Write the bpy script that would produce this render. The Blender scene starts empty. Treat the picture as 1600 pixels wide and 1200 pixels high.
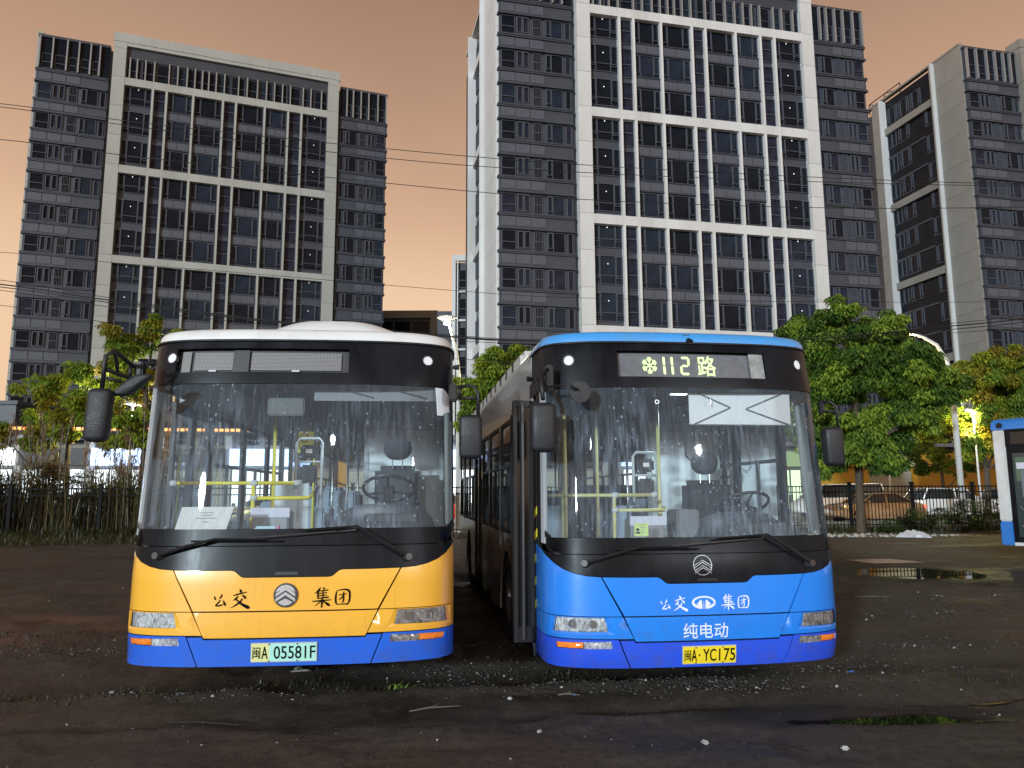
import bpy, bmesh, math, random
import numpy as np
from mathutils import Vector, Matrix, noise
from mathutils.geometry import delaunay_2d_cdt
random.seed(7); rng = np.random.default_rng(7)
R = math.radians
scene = bpy.context.scene
COL = scene.collection

# ------------------------------------------------------------ camera, sky, light, exposure
cam_d = bpy.data.cameras.new("camera"); cam = bpy.data.objects.new("camera", cam_d); COL.objects.link(cam)
cam.location = (0, 0, 1.6)
cam.rotation_euler = (Matrix.Rotation(R(90 + 8.2), 4, 'X') @ Matrix.Rotation(R(-0.27), 4, 'Z')).to_euler()
cam_d.sensor_width = 36; cam_d.lens = 27.0; cam_d.clip_start = 0.05; cam_d.clip_end = 2000
scene.camera = cam

SUN_EL, SUN_AZ = 10.5, -26.0        # the flood of light comes from behind the viewer, a little from the left
world = bpy.data.worlds.new("World"); scene.world = world; world.use_nodes = True
nt = world.node_tree; nt.nodes.clear()
def N(t, kind, **kw):
    n = t.nodes.new(kind)
    for k, v in kw.items(): setattr(n, k, v)
    return n
out = N(nt, 'ShaderNodeOutputWorld'); bg = N(nt, 'ShaderNodeBackground')
tc = N(nt, 'ShaderNodeTexCoord'); sep = N(nt, 'ShaderNodeSeparateXYZ'); rampn = N(nt, 'ShaderNodeValToRGB')
nz = N(nt, 'ShaderNodeTexNoise'); nz.inputs['Scale'].default_value = 1.6; nz.inputs['Detail'].default_value = 3
add = N(nt, 'ShaderNodeMath', operation='MULTIPLY_ADD')
nt.links.new(tc.outputs['Generated'], sep.inputs[0]); nt.links.new(tc.outputs['Generated'], nz.inputs['Vector'])
nt.links.new(nz.outputs['Fac'], add.inputs[0]); add.inputs[1].default_value = 0.16
sub = N(nt, 'ShaderNodeMath', operation='SUBTRACT'); nt.links.new(sep.outputs['Z'], sub.inputs[0]); sub.inputs[1].default_value = 0.08
nt.links.new(sub.outputs[0], add.inputs[2]); nt.links.new(add.outputs[0], rampn.inputs[0])
cr = rampn.color_ramp
stops = [(0.0, (.90, .60, .37)), (.25, (.88, .59, .385)), (.37, (.67, .42, .272)), (.47, (.52, .318, .212)), (.56, (.41, .245, .165)), (.68, (.22, .13, .085)), (.82, (.10, .062, .044)), (1.0, (.05, .034, .027))]
while len(cr.elements) < len(stops): cr.elements.new(.5)
for e, (p, c) in zip(cr.elements, stops): e.position = p; e.color = (*c, 1)
# a faint trace of the real atmosphere under the city glow
skyn = N(nt, 'ShaderNodeTexSky'); skyn.sky_type = 'NISHITA'; skyn.sun_disc = False
skyn.sun_elevation = R(SUN_EL); skyn.sun_rotation = R(180 + SUN_AZ)
skm = N(nt, 'ShaderNodeVectorMath', operation='SCALE'); skm.inputs['Scale'].default_value = 0.0015
nt.links.new(skyn.outputs[0], skm.inputs[0])
sa = N(nt, 'ShaderNodeVectorMath', operation='ADD'); nt.links.new(rampn.outputs[0], sa.inputs[0]); nt.links.new(skm.outputs[0], sa.inputs[1])
nt.links.new(sa.outputs[0], bg.inputs[0]); bg.inputs[1].default_value = 1.0
nt.links.new(bg.outputs[0], out.inputs[0])

sun_d = bpy.data.lights.new("flood_light", 'SUN'); sun = bpy.data.objects.new("flood_light", sun_d); COL.objects.link(sun)
sun_d.energy = 2.8; sun_d.angle = R(2.5); sun_d.color = (.74, .91, 1.0)
sdir = Vector((math.cos(R(SUN_EL)) * math.sin(R(SUN_AZ)), -math.cos(R(SUN_EL)) * math.cos(R(SUN_AZ)), math.sin(R(SUN_EL))))
sun.rotation_euler = sdir.to_track_quat('Z', 'Y').to_euler()

scene.view_settings.view_transform = 'Standard'; scene.view_settings.look = 'None'
scene.view_settings.exposure = 0; scene.view_settings.gamma = 1; scene.view_settings.use_curve_mapping = False
scene.cycles.max_bounces = 7; scene.cycles.transparent_max_bounces = 16; scene.cycles.caustics_reflective = False
scene.cycles.caustics_refractive = False; scene.cycles.sample_clamp_indirect = 4
scene.cycles.use_denoising = True

# ------------------------------------------------------------ helpers
def tag(o, label=None, cat=None, group=None, kind=None):
    for k, v in (('label', label), ('category', cat), ('group', group), ('kind', kind)):
        if v: o[k] = v
    return o
def empty(name, loc=(0, 0, 0), rz=0, parent=None):
    o = bpy.data.objects.new(name, None); COL.objects.link(o); o.location = loc; o.rotation_euler = (0, 0, rz)
    o.empty_display_size = .2
    if parent: o.parent = parent
    return o
def link(name, me, parent=None, loc=(0, 0, 0), rot=(0, 0, 0), scale=None):
    o = bpy.data.objects.new(name, me); COL.objects.link(o); o.location = loc; o.rotation_euler = rot
    if scale: o.scale = scale
    if parent: o.parent = parent
    return o
class MB:
    def __init__(s): s.v = []; s.f = []; s.mi = []
    def face(s, pts, m=0):
        b = len(s.v); s.v += [tuple(p) for p in pts]; s.f.append(tuple(range(b, b + len(pts)))); s.mi.append(m)
    def box(s, x0, x1, y0, y1, z0, z1, m=0, M=None):
        b = len(s.v)
        P = [(x0, y0, z0), (x1, y0, z0), (x1, y1, z0), (x0, y1, z0), (x0, y0, z1), (x1, y0, z1), (x1, y1, z1), (x0, y1, z1)]
        if M is not None: P = [tuple(M @ Vector(p)) for p in P]
        s.v += P
        for q in ((0, 3, 2, 1), (4, 5, 6, 7), (0, 1, 5, 4), (1, 2, 6, 5), (2, 3, 7, 6), (3, 0, 4, 7)):
            s.f.append(tuple(b + i for i in q)); s.mi.append(m)
        return s
    def tube(s, pts, r, n=8, m=0, cap=True):
        pts = [Vector(p) for p in pts]; rs = r if isinstance(r, (list, tuple)) else [r] * len(pts)
        b = len(s.v); up = None
        for i, p in enumerate(pts):
            t = (pts[min(i + 1, len(pts) - 1)] - pts[max(i - 1, 0)]).normalized()
            if up is None:
                up = Vector((0, 0, 1)) if abs(t.z) < .9 else Vector((1, 0, 0))
            a = t.cross(up)
            if a.length < 1e-4: a = t.orthogonal()
            a.normalize(); c = a.cross(t).normalized(); up = c
            for k in range(n):
                th = 2 * math.pi * k / n
                s.v.append(tuple(p + (a * math.cos(th) + c * math.sin(th)) * rs[i]))
        for i in range(len(pts) - 1):
            for k in range(n):
                k2 = (k + 1) % n
                s.f.append((b + i * n + k, b + (i + 1) * n + k, b + (i + 1) * n + k2, b + i * n + k2)); s.mi.append(m)
        if cap:
            s.f.append(tuple(b + k for k in range(n))); s.mi.append(m)
            e = b + (len(pts) - 1) * n; s.f.append(tuple(e + n - 1 - k for k in range(n))); s.mi.append(m)
        return s
    def prism(s, poly, d0, d1, axis='x', m=0):      # polygon (a,b) extruded along axis
        def P(a, b, d): return {'x': (d, a, b), 'y': (a, d, b), 'z': (a, b, d)}[axis]
        n = len(poly); b = len(s.v)
        s.v += [P(a, c, d0) for a, c in poly] + [P(a, c, d1) for a, c in poly]
        s.f.append(tuple(range(b, b + n))); s.mi.append(m); s.f.append(tuple(range(b + 2 * n - 1, b + n - 1, -1))); s.mi.append(m)
        for i in range(n):
            j = (i + 1) % n; s.f.append((b + i, b + n + i, b + n + j, b + j)); s.mi.append(m)
        return s
    def mesh(s, name, mats, smooth=False, bevel=0, fix=True):
        me = bpy.data.meshes.new(name); me.from_pydata(s.v, [], s.f)
        for m in (mats if isinstance(mats, (list, tuple)) else [mats]): me.materials.append(m)
        me.polygons.foreach_set('material_index', s.mi)
        if fix or bevel:
            bm = bmesh.new(); bm.from_mesh(me); bmesh.ops.recalc_face_normals(bm, faces=bm.faces)
            if bevel: bmesh.ops.bevel(bm, geom=bm.edges[:], offset=bevel, segments=2, affect='EDGES', clamp_overlap=True)
            bm.to_mesh(me); bm.free()
        if smooth: me.polygons.foreach_set('use_smooth', [True] * len(me.polygons))
        me.update(); return me
    def build(s, name, mats, parent=None, loc=(0, 0, 0), rot=(0, 0, 0), smooth=False, bevel=0, fix=True):
        return link(name, s.mesh(name, mats, smooth, bevel, fix), parent, loc, rot)
def autosmooth(o, ang=35):
    me = o.data; me.polygons.foreach_set('use_smooth', [True] * len(me.polygons))
    me.set_sharp_from_angle(angle=R(ang)); return o
def box_mesh(name, sx, sy, sz, mat, bevel=0, base=True):
    m = MB(); m.box(-sx / 2, sx / 2, -sy / 2, sy / 2, 0 if base else -sz / 2, sz if base else sz / 2); return m.mesh(name, mat, bevel=bevel)

MATS = {}
def pm(name, col, rough=.5, metal=0, coat=0, spec=.5, var=0, vscale=3, vstretch=(1, 1, 1), col2=None, rvar=0, bump=0, bscale=60, emis=None, estr=0, coords='Object', alpha=None, subs=0, detail=6, contrast=(.35, .65), trans=0):
    if name in MATS: return MATS[name]
    m = bpy.data.materials.new(name); m.use_nodes = True; t = m.node_tree; t.nodes.clear()
    o = N(t, 'ShaderNodeOutputMaterial'); p = N(t, 'ShaderNodeBsdfPrincipled'); t.links.new(p.outputs[0], o.inputs[0])
    p.inputs['Base Color'].default_value = (*col, 1); p.inputs['Roughness'].default_value = rough; p.inputs['Metallic'].default_value = metal
    p.inputs['Coat Weight'].default_value = coat; p.inputs['Coat Roughness'].default_value = .08; p.inputs['Specular IOR Level'].default_value = spec
    if trans: p.inputs['Transmission Weight'].default_value = trans
    tcn = N(t, 'ShaderNodeTexCoord'); mp = N(t, 'ShaderNodeMapping'); mp.inputs['Scale'].default_value = vstretch
    t.links.new(tcn.outputs[coords], mp.inputs['Vector'])
    if col2 is not None or rvar:
        n1 = N(t, 'ShaderNodeTexNoise'); n1.inputs['Scale'].default_value = vscale; n1.inputs['Detail'].default_value = detail; n1.inputs['Roughness'].default_value = .6
        t.links.new(mp.outputs[0], n1.inputs['Vector'])
        mr = N(t, 'ShaderNodeMapRange'); mr.inputs['From Min'].default_value = contrast[0]; mr.inputs['From Max'].default_value = contrast[1]
        t.links.new(n1.outputs['Fac'], mr.inputs['Value'])
        if col2 is not None:
            mx = N(t, 'ShaderNodeMix', data_type='RGBA'); mx.inputs['A'].default_value = (*col, 1); mx.inputs['B'].default_value = (*col2, 1)
            ml = N(t, 'ShaderNodeMath', operation='MULTIPLY'); ml.inputs[1].default_value = var if var else 1
            t.links.new(mr.outputs[0], ml.inputs[0]); t.links.new(ml.outputs[0], mx.inputs['Factor']); t.links.new(mx.outputs['Result'], p.inputs['Base Color'])
        if rvar:
            ma = N(t, 'ShaderNodeMath', operation='MULTIPLY_ADD'); ma.inputs[1].default_value = rvar; ma.inputs[2].default_value = rough
            t.links.new(mr.outputs[0], ma.inputs[0]); t.links.new(ma.outputs[0], p.inputs['Roughness'])
    if bump:
        n2 = N(t, 'ShaderNodeTexNoise'); n2.inputs['Scale'].default_value = bscale; n2.inputs['Detail'].default_value = 4
        b = N(t, 'ShaderNodeBump'); b.inputs['Strength'].default_value = bump; b.inputs['Distance'].default_value = .02
        t.links.new(mp.outputs[0], n2.inputs['Vector']); t.links.new(n2.outputs['Fac'], b.inputs['Height']); t.links.new(b.outputs[0], p.inputs['Normal'])
    if emis: p.inputs['Emission Color'].default_value = (*emis, 1); p.inputs['Emission Strength'].default_value = estr
    MATS[name] = m; return m
def glass(name, tint=(.85, .9, .9), refl=1.0, rough=.02, dirt_haze=0.0, drops=0.0):
    if name in MATS: return MATS[name]
    m = bpy.data.materials.new(name); m.use_nodes = True; t = m.node_tree; t.nodes.clear()
    o = N(t, 'ShaderNodeOutputMaterial'); tr = N(t, 'ShaderNodeBsdfTransparent'); tr.inputs[0].default_value = (*tint, 1)
    gl = N(t, 'ShaderNodeBsdfGlossy'); gl.inputs['Roughness'].default_value = rough
    fr = N(t, 'ShaderNodeFresnel'); fr.inputs['IOR'].default_value = 1.5
    mm = N(t, 'ShaderNodeMath', operation='MULTIPLY'); mm.inputs[1].default_value = refl; t.links.new(fr.outputs[0], mm.inputs[0])
    mx = N(t, 'ShaderNodeMixShader'); t.links.new(mm.outputs[0], mx.inputs[0]); t.links.new(tr.outputs[0], mx.inputs[1]); t.links.new(gl.outputs[0], mx.inputs[2])
    last = mx
    if dirt_haze:
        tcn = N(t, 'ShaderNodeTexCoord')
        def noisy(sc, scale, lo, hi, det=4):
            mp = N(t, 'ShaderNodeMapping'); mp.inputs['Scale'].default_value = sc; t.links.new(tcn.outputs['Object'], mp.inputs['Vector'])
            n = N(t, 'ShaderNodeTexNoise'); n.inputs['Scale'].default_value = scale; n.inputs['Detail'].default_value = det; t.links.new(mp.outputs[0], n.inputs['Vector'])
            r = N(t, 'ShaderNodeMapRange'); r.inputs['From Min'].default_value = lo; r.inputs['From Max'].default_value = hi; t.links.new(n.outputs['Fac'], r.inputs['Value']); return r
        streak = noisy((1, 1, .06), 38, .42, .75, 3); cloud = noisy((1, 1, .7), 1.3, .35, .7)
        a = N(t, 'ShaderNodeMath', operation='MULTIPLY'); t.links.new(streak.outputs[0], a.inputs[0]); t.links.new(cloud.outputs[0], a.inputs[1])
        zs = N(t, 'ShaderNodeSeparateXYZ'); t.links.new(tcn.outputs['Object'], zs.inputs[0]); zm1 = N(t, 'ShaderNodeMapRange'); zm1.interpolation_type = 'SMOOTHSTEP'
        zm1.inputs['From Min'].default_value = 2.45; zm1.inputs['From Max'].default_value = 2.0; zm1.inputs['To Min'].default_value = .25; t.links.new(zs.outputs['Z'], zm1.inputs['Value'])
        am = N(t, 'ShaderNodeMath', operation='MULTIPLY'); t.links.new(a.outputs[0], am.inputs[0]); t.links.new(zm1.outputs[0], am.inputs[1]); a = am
        b = N(t, 'ShaderNodeMath', operation='MULTIPLY_ADD'); t.links.new(a.outputs[0], b.inputs[0]); b.inputs[1].default_value = dirt_haze; b.inputs[2].default_value = dirt_haze * .16  # dirt streaks plus a pale blue glare haze painted in, weaker near the top
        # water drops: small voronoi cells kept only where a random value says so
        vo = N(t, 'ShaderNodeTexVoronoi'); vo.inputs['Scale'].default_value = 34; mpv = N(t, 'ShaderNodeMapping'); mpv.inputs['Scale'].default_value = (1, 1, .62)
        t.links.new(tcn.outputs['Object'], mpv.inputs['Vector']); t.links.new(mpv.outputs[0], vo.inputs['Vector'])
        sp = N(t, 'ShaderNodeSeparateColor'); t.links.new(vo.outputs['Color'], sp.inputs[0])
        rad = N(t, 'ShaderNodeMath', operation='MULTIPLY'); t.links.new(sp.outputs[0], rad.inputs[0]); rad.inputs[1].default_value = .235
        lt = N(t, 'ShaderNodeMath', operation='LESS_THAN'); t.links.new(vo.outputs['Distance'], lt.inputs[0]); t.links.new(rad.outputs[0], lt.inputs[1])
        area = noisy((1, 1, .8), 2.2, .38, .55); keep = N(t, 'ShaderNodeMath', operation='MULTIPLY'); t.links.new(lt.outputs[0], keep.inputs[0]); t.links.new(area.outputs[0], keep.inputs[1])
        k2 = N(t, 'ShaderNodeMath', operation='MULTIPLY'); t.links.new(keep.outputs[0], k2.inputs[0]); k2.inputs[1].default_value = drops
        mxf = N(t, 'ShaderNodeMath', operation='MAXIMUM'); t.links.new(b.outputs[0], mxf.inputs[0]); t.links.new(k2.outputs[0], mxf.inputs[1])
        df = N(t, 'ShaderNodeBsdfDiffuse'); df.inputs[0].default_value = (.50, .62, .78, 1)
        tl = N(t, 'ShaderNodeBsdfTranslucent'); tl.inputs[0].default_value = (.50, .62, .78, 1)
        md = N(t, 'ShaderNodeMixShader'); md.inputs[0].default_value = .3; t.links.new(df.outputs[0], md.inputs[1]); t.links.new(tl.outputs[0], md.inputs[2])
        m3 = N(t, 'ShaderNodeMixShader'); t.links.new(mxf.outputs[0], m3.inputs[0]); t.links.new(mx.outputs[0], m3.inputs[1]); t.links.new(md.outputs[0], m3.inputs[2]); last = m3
    t.links.new(last.outputs[0], o.inputs[0]); MATS[name] = m; return m
def grime(m, z0=.34, z1=.75, amt=.55):
    """road film: brown splashes that thin out upwards, and a few scratches"""
    t = m.node_tree; p = next(n for n in t.nodes if n.type == 'BSDF_PRINCIPLED'); src = p.inputs['Base Color'].links[0].from_socket if p.inputs['Base Color'].links else None
    tcn = N(t, 'ShaderNodeTexCoord'); sp = N(t, 'ShaderNodeSeparateXYZ'); t.links.new(tcn.outputs['Object'], sp.inputs[0])
    zr = N(t, 'ShaderNodeMapRange'); zr.inputs['From Min'].default_value = z1; zr.inputs['From Max'].default_value = z0; t.links.new(sp.outputs['Z'], zr.inputs['Value'])
    n = N(t, 'ShaderNodeTexNoise'); n.inputs['Scale'].default_value = 9; n.inputs['Detail'].default_value = 8; n.inputs['Roughness'].default_value = .7; t.links.new(tcn.outputs['Object'], n.inputs['Vector'])
    r = N(t, 'ShaderNodeMapRange'); r.inputs['From Min'].default_value = .42; r.inputs['From Max'].default_value = .8; t.links.new(n.outputs['Fac'], r.inputs['Value'])
    a = N(t, 'ShaderNodeMath', operation='MULTIPLY'); t.links.new(zr.outputs[0], a.inputs[0]); t.links.new(r.outputs[0], a.inputs[1])
    mp = N(t, 'ShaderNodeMapping'); mp.inputs['Scale'].default_value = (14, 14, 1.2); t.links.new(tcn.outputs['Object'], mp.inputs['Vector']); n2 = N(t, 'ShaderNodeTexNoise'); n2.inputs['Scale'].default_value = 2.2; n2.inputs['Detail'].default_value = 3; t.links.new(mp.outputs[0], n2.inputs['Vector'])
    r2 = N(t, 'ShaderNodeMapRange'); r2.inputs['From Min'].default_value = .60; r2.inputs['From Max'].default_value = .85; r2.inputs['To Max'].default_value = .22; t.links.new(n2.outputs['Fac'], r2.inputs['Value'])
    mxx = N(t, 'ShaderNodeMath', operation='MAXIMUM'); t.links.new(r2.outputs[0], mxx.inputs[1])
    b = N(t, 'ShaderNodeMath', operation='MULTIPLY'); b.inputs[1].default_value = amt; t.links.new(a.outputs[0], b.inputs[0]); t.links.new(b.outputs[0], mxx.inputs[0])
    c = N(t, 'ShaderNodeMix', data_type='RGBA'); c.inputs['B'].default_value = (.10, .075, .05, 1); t.links.new(mxx.outputs[0], c.inputs['Factor'])
    if src: t.links.new(src, c.inputs['A'])
    t.links.new(c.outputs['Result'], p.inputs['Base Color']); return m
def emit(name, col, s):
    return pm(name, (.02, .02, .02), emis=col, estr=s)
def leafmat(name, col, col2, tr=.35):
    if name in MATS: return MATS[name]
    m = bpy.data.materials.new(name); m.use_nodes = True; t = m.node_tree; t.nodes.clear()
    o = N(t, 'ShaderNodeOutputMaterial'); p = N(t, 'ShaderNodeBsdfPrincipled'); p.inputs['Roughness'].default_value = .42
    tl = N(t, 'ShaderNodeBsdfTranslucent'); mx = N(t, 'ShaderNodeMixShader'); mx.inputs[0].default_value = tr
    tcn = N(t, 'ShaderNodeTexCoord'); n = N(t, 'ShaderNodeTexNoise'); n.inputs['Scale'].default_value = 1.7; n.inputs['Detail'].default_value = 5
    r = N(t, 'ShaderNodeMapRange'); r.inputs['From Min'].default_value = .38; r.inputs['From Max'].default_value = .62
    c = N(t, 'ShaderNodeMix', data_type='RGBA'); c.inputs['A'].default_value = (*col, 1); c.inputs['B'].default_value = (*col2, 1)
    t.links.new(tcn.outputs['Object'], n.inputs['Vector']); t.links.new(n.outputs['Fac'], r.inputs['Value']); t.links.new(r.outputs[0], c.inputs['Factor'])
    t.links.new(c.outputs['Result'], p.inputs['Base Color']); t.links.new(c.outputs['Result'], tl.inputs[0])
    t.links.new(p.outputs[0], mx.inputs[1]); t.links.new(tl.outputs[0], mx.inputs[2]); t.links.new(mx.outputs[0], o.inputs[0])
    MATS[name] = m; return m
def np_mesh(name, verts, faces, mats, mi=None, smooth=False):
    me = bpy.data.meshes.new(name); verts = np.asarray(verts, np.float32); faces = np.asarray(faces, np.int32); k = faces.shape[1]
    me.vertices.add(len(verts)); me.vertices.foreach_set('co', verts.ravel())
    me.loops.add(faces.size); me.loops.foreach_set('vertex_index', faces.ravel())
    me.polygons.add(len(faces)); me.polygons.foreach_set('loop_start', np.arange(0, faces.size, k, dtype=np.int32))
    for m in (mats if isinstance(mats, (list, tuple)) else [mats]): me.materials.append(m)
    if mi is not None: me.polygons.foreach_set('material_index', np.asarray(mi, np.int32))
    if smooth: me.polygons.foreach_set('use_smooth', np.ones(len(faces), bool))
    me.update(calc_edges=True); me.validate(); return me
def text_mesh(s, size=1.0, bold=0.0, shear=0.0, sx=1.0, width=None):
    cu = bpy.data.curves.new("lettering", 'FONT'); cu.body = s; cu.size = size; cu.align_x = 'CENTER'; cu.align_y = 'CENTER'
    cu.offset = bold; cu.shear = shear; cu.resolution_u = 3
    o = bpy.data.objects.new("lettering", cu); COL.objects.link(o)
    dg = bpy.context.evaluated_depsgraph_get(); me = bpy.data.meshes.new_from_object(o.evaluated_get(dg))
    bpy.data.objects.remove(o); bpy.data.curves.remove(cu)
    n = len(me.vertices); co = np.empty(n * 3, np.float32); me.vertices.foreach_get('co', co); co = co.reshape(-1, 3); 
    if n:
        co[:, 0] -= (co[:, 0].min() + co[:, 0].max()) / 2; co[:, 1] -= (co[:, 1].min() + co[:, 1].max()) / 2
    if width: sx = width / (co[:, 0].max() - co[:, 0].min())
    co[:, 0] *= sx; me.vertices.foreach_set('co', co.ravel()); return me
# ------------------------------------------------------------ ground
def fbm(x, y, s, o=4):
    v = np.zeros_like(x); a = 1.0; f = s
    for k in range(o):
        ang = 1.3 * k; u = x * math.cos(ang) + y * math.sin(ang); w = -x * math.sin(ang) + y * math.cos(ang)
        xi = u * f + 17.3 * k; yi = w * f + 9.1 * k
        x0 = np.floor(xi); y0 = np.floor(yi); fx = xi - x0; fy = yi - y0; fx = fx * fx * (3 - 2 * fx); fy = fy * fy * (3 - 2 * fy)
        h = lambda i, j: np.modf(np.abs(np.sin(i * 127.1 + j * 311.7) * 43758.5453))[0]
        v += a * ((h(x0, y0) * (1 - fx) + h(x0 + 1, y0) * fx) * (1 - fy) + (h(x0, y0 + 1) * (1 - fx) + h(x0 + 1, y0 + 1) * fx) * fy - .5)
        a *= .5; f *= 2.03
    return v
PUD = [(8.15, 16.0, 1.15, 1.1), (2.75, 5.85, .72, .15)]     # puddles: centre and half axes
def pud_field(x, y):
    d = np.full_like(x, 9.0)
    for cx, cy, ax, ay in PUD:
        d = np.minimum(d, np.hypot((x - cx) / ax, (y - cy) / ay) + .55 * fbm(x, y * 2.2, .9 / max(ay, .45), 4))
    return d
def churn(x, y): return np.clip(fbm(x * .55, y, .8, 4) * 2.2 - .05, 0, 1) * np.clip((22 - y) / 8, 0, 1)
def gz(x, y):
    z = .05 * fbm(x, y, .35, 3) + .028 * fbm(x, y, 1.7, 4)
    ch = churn(x, y); z += ch * (.085 * fbm(x, y, 5.0, 4) + .012) + .03 * fbm(x, y * 1.6, 2.6, 3) * np.clip((20 - y) / 6, 0, 1)
    near = np.clip((26 - y) / 10, 0, 1); z = z * (0.3 + .7 * near)
    for (y0, sl, wd, am) in ((6.75, .105, .07, .035), (5.75, .09, .06, .028), (7.05, .105, .13, -.03), (6.0, .09, .1, -.02), (11.5, -.12, .5, .05), (9.4, -.1, .35, -.04)):
        yc = y0 + sl * x + .06 * np.sin(x * 1.7) + .03 * np.sin(x * 5.1)
        z += 1.5 * am * np.exp(-((y - yc) / wd) ** 2) * (.6 + .8 * fbm(x, y, 1.2, 2))
    # the left side rises a little towards the fence
    z += .22 * np.clip((y - 20) / 8, 0, 1) * np.clip((-4 - x) / 5, 0, 1)
    d = pud_field(x, y); k = np.clip((1.35 - d) / .7, 0, 1); z = z * (1 - k * .8) - .05 * k
    return z
def axis(a, b, step, far, growth=1.18):
    m = list(np.arange(a, b, step)); s = step; v = m[-1]; hi = []
    while v < far: s *= growth; v += s; hi.append(v)
    s = step; v = m[0]; lo = []
    while v > -far: s *= growth; v -= s; lo.append(v)
    return np.array(lo[::-1] + m + hi)
gx = axis(-9, 12.5, .06, 420, 1.06); gy = []; v = 3.2; s = .035
while v < 420: gy.append(v); s *= 1.0125; v += s
lo = []; v = 3.2; s = .05
while v > -120: s *= 1.25; v -= s; lo.append(v)
gy = np.array(lo[::-1] + gy)
X, Y = np.meshgrid(gx, gy); Z = gz(X, Y); nx, ny = len(gx), len(gy)
idx = np.arange(nx * ny).reshape(ny, nx)
F = np.stack([idx[:-1, :-1], idx[:-1, 1:], idx[1:, 1:], idx[1:, :-1]], -1).reshape(-1, 4)
# mud: brown and reddish soil, dark wet patches, fine grit
gm = bpy.data.materials.new("muddy_soil"); gm.use_nodes = True; t = gm.node_tree; t.nodes.clear()
o = N(t, 'ShaderNodeOutputMaterial'); p = N(t, 'ShaderNodeBsdfPrincipled'); t.links.new(p.outputs[0], o.inputs[0]); tcn = N(t, 'ShaderNodeTexCoord')
def gn(scale, lo, hi, det=6, st=(1, 1, 1), rough=.6):
    mp = N(t, 'ShaderNodeMapping'); mp.inputs['Scale'].default_value = st; t.links.new(tcn.outputs['Object'], mp.inputs['Vector'])
    n = N(t, 'ShaderNodeTexNoise'); n.inputs['Scale'].default_value = scale; n.inputs['Detail'].default_value = det; n.inputs['Roughness'].default_value = rough
    t.links.new(mp.outputs[0], n.inputs['Vector']); r = N(t, 'ShaderNodeMapRange'); r.inputs['From Min'].default_value = lo; r.inputs['From Max'].default_value = hi
    t.links.new(n.outputs['Fac'], r.inputs['Value']); return r, n
def mixc(a, b, f):
    m = N(t, 'ShaderNodeMix', data_type='RGBA')
    for sock, v in (('A', a), ('B', b)):
        if isinstance(v, tuple): m.inputs[sock].default_value = (*v, 1)
        else: t.links.new(v, m.inputs[sock])
    t.links.new(f, m.inputs['Factor']); return m.outputs['Result']
red, _ = gn(.22, .52, .66, 5, (1, 1.6, 1)); wet, _ = gn(.5, .44, .66, 8, (1, 2.2, 1)); grit, gnn = gn(9, .42, .74, 12, (1, 1, 1), .8); speck, _ = gn(55, .66, .72, 2)
c = mixc((.082, .068, .055), (.135, .078, .052), red.outputs[0]); c = mixc(c, (.026, .022, .0185), wet.outputs[0])
clod, cln = gn(15, .47, .60, 9, (1, 1.3, 1), .7); cm = N(t, 'ShaderNodeMath', operation='MULTIPLY'); cm.inputs[1].default_value = .7; t.links.new(clod.outputs[0], cm.inputs[0]); c = mixc(c, (.022, .018, .015), cm.outputs[0])
g2 = N(t, 'ShaderNodeMath', operation='MULTIPLY'); g2.inputs[1].default_value = .7; t.links.new(grit.outputs[0], g2.inputs[0]); c = mixc(c, (.16, .13, .10), g2.outputs[0])
s2 = N(t, 'ShaderNodeMath', operation='MULTIPLY'); s2.inputs[1].default_value = .5; t.links.new(speck.outputs[0], s2.inputs[0]); c = mixc(c, (.22, .2, .17), s2.outputs[0])
rat = N(t, 'ShaderNodeAttribute'); rat.attribute_name = 'red_soil'; c = mixc(c, (.21, .105, .065), rat.outputs['Fac'])
wat = N(t, 'ShaderNodeAttribute'); wat.attribute_name = 'wet'; c = mixc(c, (.016, .014, .012), wat.outputs['Fac'])
t.links.new(c, p.inputs['Base Color'])
wmx = N(t, 'ShaderNodeMath', operation='MAXIMUM'); t.links.new(wet.outputs[0], wmx.inputs[0]); t.links.new(wat.outputs['Fac'], wmx.inputs[1])
rr = N(t, 'ShaderNodeMapRange'); rr.inputs['To Min'].default_value = .82; rr.inputs['To Max'].default_value = .42; t.links.new(wmx.outputs[0], rr.inputs['Value']); t.links.new(rr.outputs[0], p.inputs['Roughness'])
b1 = N(t, 'ShaderNodeBump'); b1.inputs['Strength'].default_value = 1.0; b1.inputs['Distance'].default_value = .05; t.links.new(gnn.outputs['Fac'], b1.inputs['Height'])
_, fn = gn(70, 0, 1, 6); b2 = N(t, 'ShaderNodeBump'); b2.inputs['Strength'].default_value = .9; b2.inputs['Distance'].default_value = .012
t.links.new(fn.outputs['Fac'], b2.inputs['Height']); t.links.new(b1.outputs[0], b2.inputs['Normal']); t.links.new(b2.outputs[0], p.inputs['Normal'])
p.inputs['Specular IOR Level'].default_value = .35
gme = np_mesh('ground', np.stack([X, Y, Z], -1).reshape(-1, 3), F, gm, smooth=True)
wa = gme.attributes.new('wet', 'FLOAT', 'POINT'); dw = pud_field(X, Y)
wv = np.clip((2.3 - dw) / .9, 0, 1) * .9 + .9 * np.exp(-((Y - 7.1 - .105 * X) / .22) ** 2) + .6 * np.exp(-((Y - 5.95 - .09 * X) / .12) ** 2)
ra_ = gme.attributes.new('red_soil', 'FLOAT', 'POINT'); rv = np.clip((fbm(X * .8, Y * 1.6, .55, 4) + .35) * 1.6, 0, 1) * np.exp(-((X + 6.2) / 3.4) ** 2 - ((Y - 10.2) / 3.2) ** 2)
ra_.data.foreach_set('value', np.clip(rv * 1.2, 0, 1).astype(np.float32).ravel())
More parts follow.
